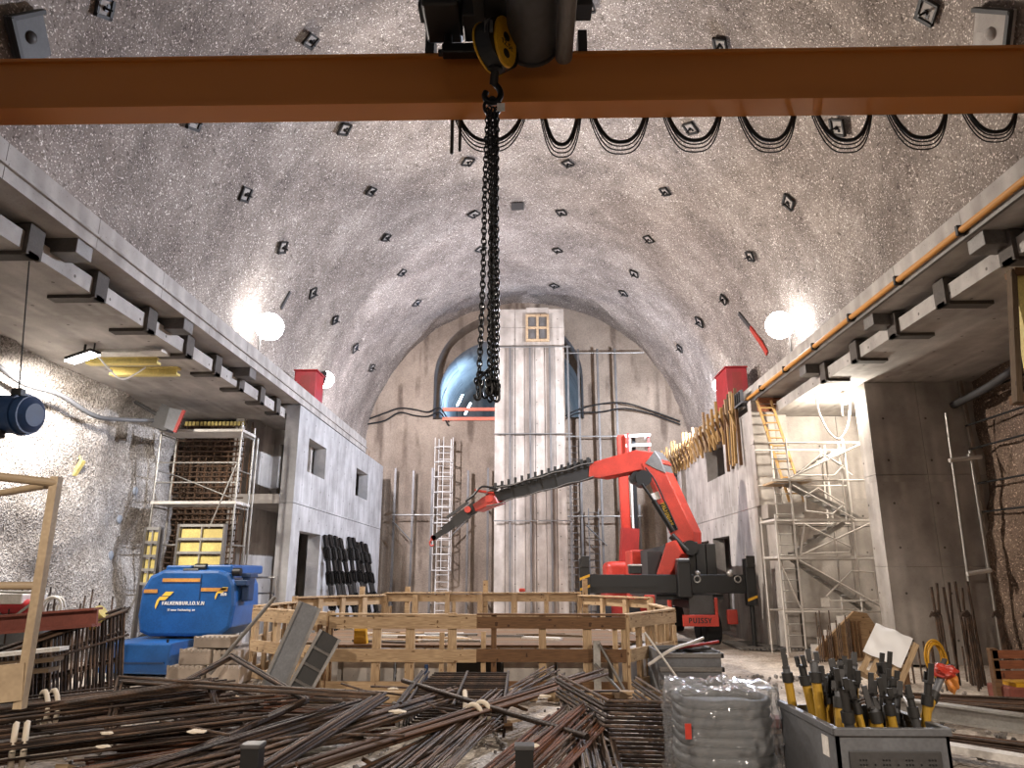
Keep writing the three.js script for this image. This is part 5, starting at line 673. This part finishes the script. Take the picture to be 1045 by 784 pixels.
  const fl = thing('tube_lamp', 'white tube lamp on the right rock wall at the edge of the picture', 'lamp'); part(fl, 'tube', rod(V(11.6, 5.7, -16.3), V(12.1, 5.9, -15.8), 0.04, 8), M.whitep); part(fl, 'housing', bar(V(11.6, 5.6, -16.35), V(12.1, 5.8, -15.85), 0.14, 0.1), M.black); part(fl, 'hanger', rod(V(11.9, 5.85, -16.0), V(12.3, 8.0, -16.0), 0.012, 5), M.dark);
  const co = thing('timber_frame_post', 'weathered board post with yellow form at the right edge', 'post'); part(co, 'board', bar(V(8.3, 5.2, -12), V(8.62, 7.6, -12), 0.1, 0.14), M.woodG); part(co, 'yellow_form', bx(8.65, 9.2, 5.4, 7.5, -12, -12.2), M.paleY); part(co, 'side_frame', [bx(8.62, 9.3, 7.5, 7.62, -11.9, -12.2), bx(9.1, 9.25, 0, 8.0, -12, -12.2), bx(8.3, 9.2, 5.2, 5.35, -11.95, -12.2)], M.woodD);
  for (let i = 0; i < 7; i++) { const x = 9.45 + i * 0.14; solo('starter_bar', 'tall upright starter bar in front of the dark cross wall', 'rebar', rod(V(x - 0.1, 0, -17.4 - (i % 2) * 0.3), V(x - .15, 2.1 + rr(-.1, .15), -17.4), 0.03, 6), M.rustG, 'tall starter bars on the right'); }
  for (let i = 0; i < 16; i++) { const x = 8.9 + i * 0.22, z = -16.6 - (i % 3) * 0.3; solo('starter_bar', 'hooked starter bar at the foot of the right rock wall', 'rebar', bent([V(x, 0, z), V(x - 0.02, 1.5, z), V(x - 0.14, 1.6, z + 0.1), V(x - 0.2, 1.5, z + .1)], 0.024, 5), pick([M.rustG, M.rust]), 'hooked starter bars on the right'); }
  for (let i = 0; i < 14; i++) { const x = 6.9 + i * 0.17, z = -18.0 + (i % 3) * 0.3; solo('starter_bar', 'short upright starter bar behind the tilted pallet', 'rebar', rod(V(x + 1.2, 0, z), V(x + 1.2, rr(0.7, 1.0), z), 0.022, 5), M.rust, 'short starter bars on the right'); }
  const yc = thing('cable_coil', 'coil of yellow cable hung on the starter bars', 'cable'); for (let k = 0; k < 5; k++) { const g = new THREE.TorusGeometry(0.22 + k * 0.012, 0.02, 5, 26); g.scale(0.8, 1.25, 1); g.rotateY(rr(-.2, .2)); g.translate(8.35 + rr(-.04, .04), 0.72 + rr(-.05, .05), -15.9 + k * 0.04); part(yc, 'cable_turn', flat(g), M.yellow); } part(yc, 'hanging_end', cable([V(8.55, 0.8, -15.85), V(8.6, 0.4, -15.8), V(8.6, 0.05, -15.8)], 0.02, 12, 5), M.yellow);
  part(yc, 'stake', rod(V(8.35, 0, -15.95), V(8.35, 1.05, -15.95), 0.025, 6), M.rust);
}
{ // right foreground
  const w = thing('tilted_pallet', 'wooden pallet propped at a slant under a white sheet', 'pallet'); const o = V(6.2, 0.6, -13.7), ex = V(0.62, 0.62, -0.48).normalize(), ey = V(0.8, -0.38, 0.3).normalize(), nn = ey.clone().cross(ex).normalize();
  for (let i = 0; i < 5; i++) { const a = o.clone().addScaledVector(ey, -0.3 + i * 0.15); part(w, 'slat', bar(a, a.clone().addScaledVector(ex, 1.1), 0.1, 0.03, nn), M.wood); }
  for (const u of [0.05, 0.5, 1.0]) { const a = o.clone().addScaledVector(ex, u).addScaledVector(ey, -0.36).addScaledVector(nn, -0.075); part(w, 'bearer', bar(a, a.clone().addScaledVector(ey, 0.7), 0.1, 0.12, nn), M.wood); }
  parts(w, 'prop', [bar(V(6.95, 0, -14.3), V(6.92, 1.15, -14.25), 0.1, 0.1), bar(V(6.4, 0, -13.75), V(6.4, 0.58, -13.75), 0.1, 0.1)], M.woodD);
  const sg = grid(16, 16, (u, v) => o.clone().addScaledVector(ex, 0.36 + u * 0.82).addScaledVector(ey, -0.42 + v * 0.64).addScaledVector(nn, 0.09 + pn(u * 3, v * 3, 1) * 0.06 - Math.pow(u, 8) * 0.08), null, (u, v) => [u, v]); const sh = new THREE.Mesh(sg, M.paper); M.paper.side = THREE.DoubleSide; const sht = thing('white_sheet', 'white plastic sheet draped over the tilted pallet', 'sheet'); sh.name = 'sheet'; sht.add(sh);
  // skip
  const k = thing('grey_skip', 'grey steel skip filled with scrap beside the timber railing', 'skip'); part(k, 'front_wall', [bx(2.75, 3.95, 0.05, 0.8, -15.90, -15.95)], M.greyp); parts(k, 'side_wall', [bx(3.95, 4.0, 0.05, 0.85, -15.90, -17.20), bx(2.7, 2.75, 0.05, 0.85, -15.9, -17.20), bx(2.7, 4, 0.05, 0.85, -17.20, -17.25)], M.greyp); part(k, 'floor', bx(2.7, 4, 0.03, 0.08, -15.9, -17.20), M.greyD); for (const y of [0.2, 0.45, 0.72]) part(k, 'rib', [rbx(2.72, 4.06, y, y + 0.1, -15.86, -15.92, 0.02), rbx(3.98, 4.06, y, y + 0.1, -15.86, -17.20, 0.02)], M.galvD); part(k, 'scrap_fill', [bx(2.78, 3.94, 0.5, 0.72, -15.96, -17.18), ...Array.from({ length: 12 }, () => bar(V(rr(2.8, 3.5), 0.75, rr(-16.0, -17.1)), V(rr(3.2, 3.9), rr(0.78, 0.9), rr(-16.0, -17.1)), 0.08, 0.05))], M.dark);
  solo('white_tube', 'long white plastic tube lying across the grey skip', 'tube', cable([V(2.45, 0.62, -15.6), V(2.95, 0.9, -15.7), V(3.4, 1.0, -16.0), V(3.75, 1.08, -16.3)], 0.035, 24, 6), M.whitep); solo('white_tube', 'thin white tube standing slantwise in front of the skip', 'tube', rod(V(2.4, 1.25, -15.55), V(3.2, 0.1, -15.4), 0.022), M.whitep); solo('red_bar', 'red bar lying on the rim of the skip', 'bar', rod(V(3.2, 0.9, -16.1), V(4.1, 1.0, -16.4), 0.03), M.redD);
  // wrapped pallet
  const p = thing('wrapped_pallet', 'stack of grey coiled goods in clear shrink wrap at the bottom', 'wrapped goods'); const n = 9;
  const squ = a => { const c = Math.cos(a), s = Math.sin(a); return 1 / Math.pow(Math.pow(Math.abs(c), 3.2) + Math.pow(Math.abs(s), 3.2), 1 / 3.2); };
  for (let i = 0; i < n; i++) { const r0 = rr(0.43, 0.47); const g = new THREE.TubeGeometry(new THREE.CatmullRomCurve3(Array.from({ length: 24 }, (_, k) => { const a = k / 24 * Math.PI * 2, q = squ(a) * r0; return V(2.3 + Math.cos(a) * q * 1.12, 0.16 + i * 0.1 + rr(-.008, .008), -9.35 + Math.sin(a) * q); }), true), 60, 0.056, 8, true); part(p, 'coil', flat(g), M.coil); }
  part(p, 'core', bx(1.92, 2.68, 0.1, 0.93, -9.05, -9.65), M.coil);
  for (const z of [-8.85, -9.35, -9.85]) part(p, 'pallet_board', bx(1.75, 2.85, 0.0, 0.1, z - 0.07, z + 0.07), M.woodD);
  const wr = grid(150, 40, (u, v) => { const a = u * Math.PI * 2, c = Math.cos(a), s = Math.sin(a); const f = 1 + Math.abs(pn(c * 2.5 + 4, s * 2.5, v * 5)) * 0.12 + Math.abs(pn(c * 7, s * 7 + 3, v * 12)) * 0.1 + pn(c * 20, s * 20, v * 30) * 0.012, top = 0.84 + pn(c * 2, s * 2, 9) * 0.05, r = squ(a) * (v < top ? 0.545 : 0.545 - (v - top) * 2.0) * f; return V(2.3 + c * r * 1.12, 0.05 + Math.min(v, top) / 0.86 * 1.08 + (v > top ? pn(c * 9, s * 9, v * 20) * 0.06 + 0.02 : 0), -9.35 + s * r); }, null, (u, v) => [u * 3, v]); const wm = new THREE.Mesh(wr, M.film); wm.name = 'shrink_wrap'; p.add(wm);
  part(p, 'red_label', bx(1.76, 1.83, 0.62, 0.78, -8.8, -8.81), M.red);
  // stillage with props
  const s = thing('steel_stillage', 'grey steel stillage full of props at the bottom right', 'crate'); const x0 = 2.9, x1 = 3.95, z0 = -7.45, z1 = -9.0;
  part(s, 'front_wall', [bx(x0, x1, 0.1, 0.95, z0, z0 - 0.03)], M.greyp); part(s, 'back_wall', bx(x0, x1, 0.1, 0.95, z1, z1 + 0.03), M.greyp); part(s, 'side_wall', bx(x0, x0 + 0.03, 0.1, 0.95, z0, z1), M.greyp); part(s, 'side_wall', bx(x1 - 0.03, x1, 0.1, 0.95, z0, z1), M.greyp); part(s, 'floor', bx(x0, x1, 0.08, 0.12, z0, z1), M.greyD);
  part(s, 'rim', [rbx(x0 - 0.02, x1 + 0.02, 0.93, 1.0, z0 - 0.03, z0 + 0.03, 0.01), rbx(x0 - 0.03, x0 + 0.04, 0.93, 1.0, z0, z1, 0.01), rbx(x1 - 0.04, x1 + 0.03, 0.93, 1.0, z0, z1, 0.01)], M.greyp); for (const [a, b] of [[x0, z0], [x1 - 0.1, z0], [x0, z1 + 0.1], [x1 - 0.1, z1 + 0.1]]) part(s, 'foot', bx(a, a + 0.1, 0, 0.1, b, b - 0.1), M.greyD); part(s, 'rail_plate', rbx(x0 + 0.1, x1 - 0.1, 0.62, 0.8, z0 + 0.0, z0 + 0.02, 0.008), M.greyD); part(s, 'stencil', [text(':::  .  :::  .  :::  .  :::', 0.07, FZ(z0 + 0.021).multiply(mtx.clone().makeTranslation(x0 + 0.18, 0.68, 0)), 0.004)], M.black); part(s, 'side_label', bx(x0 - 0.006, x0, 0.7, 0.88, -7.8, -7.65), M.whitep);
  const prop = (a, b, label, i) => { const t = thing('steel_prop', label, 'prop', i === undefined ? undefined : 'props in the stillage'); const d = b.clone().sub(a), L = d.length(), u = d.clone().normalize(), k = rr(0.8, 0.94), r = rr(0.038, 0.05); const m = a.clone().addScaledVector(u, L * k); part(t, 'outer_tube', rod(a, m, r, 10), i % 4 === 1 ? M.greyD : M.yellowD); part(t, 'collar', [rod(m.clone().addScaledVector(u, -0.07), m.clone().addScaledVector(u, 0.03), r * 1.3, 10)], M.dark); part(t, 'inner_tube', rod(m, b, r * 0.85, 10), i % 3 ? M.dark : M.greyp); const tw = V(Math.cos(i || 0), 0, Math.sin(i || 0)); part(t, 'head_fork', [bar(b.clone().addScaledVector(tw, -0.05), b.clone().addScaledVector(tw, 0.05), 0.07, 0.025, u), bar(b.clone().addScaledVector(tw, -0.04), b.clone().addScaledVector(tw, -0.04).addScaledVector(u, rr(0.06, 0.22)), 0.05, 0.02), bar(b.clone().addScaledVector(tw, 0.04), b.clone().addScaledVector(tw, 0.04).addScaledVector(u, rr(0.06, 0.22)), 0.05, 0.02)], i % 3 ? M.dark : M.greyD); };
  for (let i = 0; i < 30; i++) { const x = x0 + 0.12 + (i % 6) * 0.16 + rr(-.04, .04), z = -7.62 - Math.floor(i / 6) * 0.28 + rr(-.05, .05); prop(V(x, 0.14, z), V(clamp(x + rr(-.2, .24), x0 + 0.02, x1 + 0.08), rr(1.12, 1.42), z + rr(-.12, .12)), 'yellow and dark grey steel prop standing in the stillage', i); }
  prop(V(3.02, 0.14, -8.0), V(2.97, 1.52, -8.02), 'tallest steel prop at the left side of the stillage'); prop(V(3.5, 0.3, -7.8), V(4.42, 1.36, -8.3), 'yellow and grey prop leaning far out of the stillage to the right');
  const bg = thing('orange_rag', 'orange and red cloth tied on the end of the leaning prop', 'cloth'); const rag = (c, r, sx, sy, k) => { const g = new THREE.IcosahedronGeometry(r, 4), p = g.attributes.position; for (let i = 0; i < p.count; i++) { const f = 1 + pn(p.getX(i) * 16 + k, p.getY(i) * 16, p.getZ(i) * 16) * 0.5; p.setXYZ(i, c.x + p.getX(i) * f * sx, c.y + p.getY(i) * f * sy, c.z + p.getZ(i) * f); } g.computeVertexNormals(); return flat(g); };
  part(bg, 'red_wrap', rag(V(4.44, 1.4, -8.28), 0.1, 1.25, 0.7, 2), M.red); part(bg, 'orange_tail', rag(V(4.5, 1.28, -8.28), 0.075, 0.8, 1.2, 5), M.orange);
  // steel sections on the floor at right
  const beam = (label, a, b, w, h, m) => { const t = thing('steel_section', label, 'steel beam'); part(t, 'flange', bar(a, b, w, 0.03), m); part(t, 'web', bar(a.clone().add(V(0, h / 2, 0)), b.clone().add(V(0, h / 2, 0)), 0.03, h), m); part(t, 'top_flange', bar(a.clone().add(V(0, h, 0)), b.clone().add(V(0, h, 0)), w, 0.03), m); };
  beam('long grey steel beam lying from the leaning prop to the right edge', V(5.9, 0.25, -12.6), V(8.2, 0.25, -9.6), 0.22, 0.22, M.galv); 
  solo('white_plank', 'pale plank lying beside the stillage to the lower right corner', 'plank', bar(V(4.4, 0.45, -9.9), V(6.4, 0.35, -8.3), 0.22, 0.08), M.whitep);
  solo('plank_support', 'dark steel bracket under the pale plank by the stillage', 'bracket', [bx(4.2, 4.7, 0, 0.36, -9.3, -9.4), bx(4.2, 4.7, 0.34, 0.38, -9.2, -9.5)], M.greyD);
  bundle('pale brown bundle of bars with a beige tie on the right floor', V(4.7, 0.15, -11.6), V(7.6, 0.2, -8.8), 18, 0.024, 0.28, 0.14, [M.rustL, M.rustG, M.rust], [0.28]);
  bundle('bundle of long bars behind the grey steel beam on the right', V(6.4, 0.2, -13.8), V(9.2, 0.5, -10.4), 16, 0.024, 0.3, 0.16, [M.rustG, M.rust, M.rustL]);
  bundle('bars lying between the stillage and the tilted pallet', V(3.2, 0.05, -11.6), V(6.6, 0.1, -14.6), 10, 0.022, 0.3, 0.08, [M.rust, M.rustD]);
  solo('thin_pole', 'thin pale pole lying on the floor behind the leaning prop', 'pole', rod(V(6.6, 0.9, -14.8), V(5.6, 0.35, -11.2), 0.03), M.galv);
  const c = thing('wooden_crate', 'wooden crate with a pinkish box at the right edge', 'crate'); for (let i = 0; i < 3; i++) part(c, 'board', bx(7.75, 8.9, 0.72 + i * 0.16, 0.85 + i * 0.16, -12.9, -12.94), M.woodR); parts(c, 'post', [bx(7.72, 7.84, 0, 1.2, -12.9, -13.0), bx(8.8, 8.9, 0, 1.2, -12.9, -13.0)], M.woodD); part(c, 'pink_box', rbx(7.8, 8.9, 0.05, 0.62, -12.7, -13.3, 0.03), M.redbeam); part(c, 'yellow_strip', bx(7.95, 8.9, 0.62, 0.68, -12.72, -13.2), M.yellow);
  const dk = thing('floor_grating', 'dark steel grating lying on the floor behind the truck outrigger', 'grating'); for (let i = 0; i < 16; i++) part(dk, 'grating_bar', bx(7.0 + i * 0.13, 7.05 + i * 0.13, 0.0, 0.06, -25.0, -27.5), M.galvD); for (let i = 0; i < 9; i++) part(dk, 'cross_bar', bx(7.0, 9.0, 0.06, 0.09, -25.1 - i * 0.28, -25.15 - i * 0.28), M.galvD);
  const pk = thing('board_stack', 'low stack of boards behind the wrapped pallet', 'boards'); for (let i = 0; i < 3; i++) part(pk, 'board', bar(V(2.9, 0.06 + i * 0.11, -11.0 - i * .1), V(4.3, 0.06 + i * 0.11, -11.2 - i * .1), 0.5, 0.08), i % 2 ? M.woodG : M.woodD); part(pk, 'bucket', rod(V(3.5, 0.33, -11.1), V(3.5, 0.45, -11.1), 0.14, 14, 0.16), M.redbeam);
}
// ---------- look-alikes are told apart by their order across the view ----------
{
  camera.updateMatrixWorld(); camera.updateProjectionMatrix();
  const by = {}; for (const o of scene.children) if (o.userData.group) (by[o.userData.label] ??= []).push(o);
  const W = ['first', 'second', 'third', 'fourth', 'fifth', 'sixth', 'seventh', 'eighth', 'ninth', 'tenth', 'eleventh', 'twelfth', 'thirteenth', 'fourteenth', 'fifteenth', 'sixteenth', 'seventeenth', 'eighteenth', 'nineteenth'];
  const word = i => i < 19 ? W[i] : i === 19 ? 'twentieth' : i === 29 ? 'thirtieth' : (i < 29 ? 'twenty-' + W[i - 20] : 'thirty-' + W[i - 30]);
  for (const k in by) if (by[k].length > 1) { by[k].map(o => [new THREE.Box3().setFromObject(o).getCenter(V(0, 0, 0)).project(camera).x, o]).sort((a, b) => a[0] - b[0]).forEach(([, o], i) => { o.userData.label = k + ', ' + (i ? word(i) + ' from left' : 'leftmost'); }); }
}
// ---------- settle groups on their bases, shadows ----------
for (const t of groups) {
  if (t.userData.kind === 'structure' || t.userData.placed) { delete t.userData.placed; continue; }
  const b = new THREE.Box3().setFromObject(t), c = V((b.min.x + b.max.x) / 2, b.min.y, (b.min.z + b.max.z) / 2);
  for (const k of t.children) k.position.sub(c); t.position.copy(c);
}
scene.traverse(o => { if (o.isMesh) { o.castShadow = o.receiveShadow = true; } });
renderer.render(scene, camera);
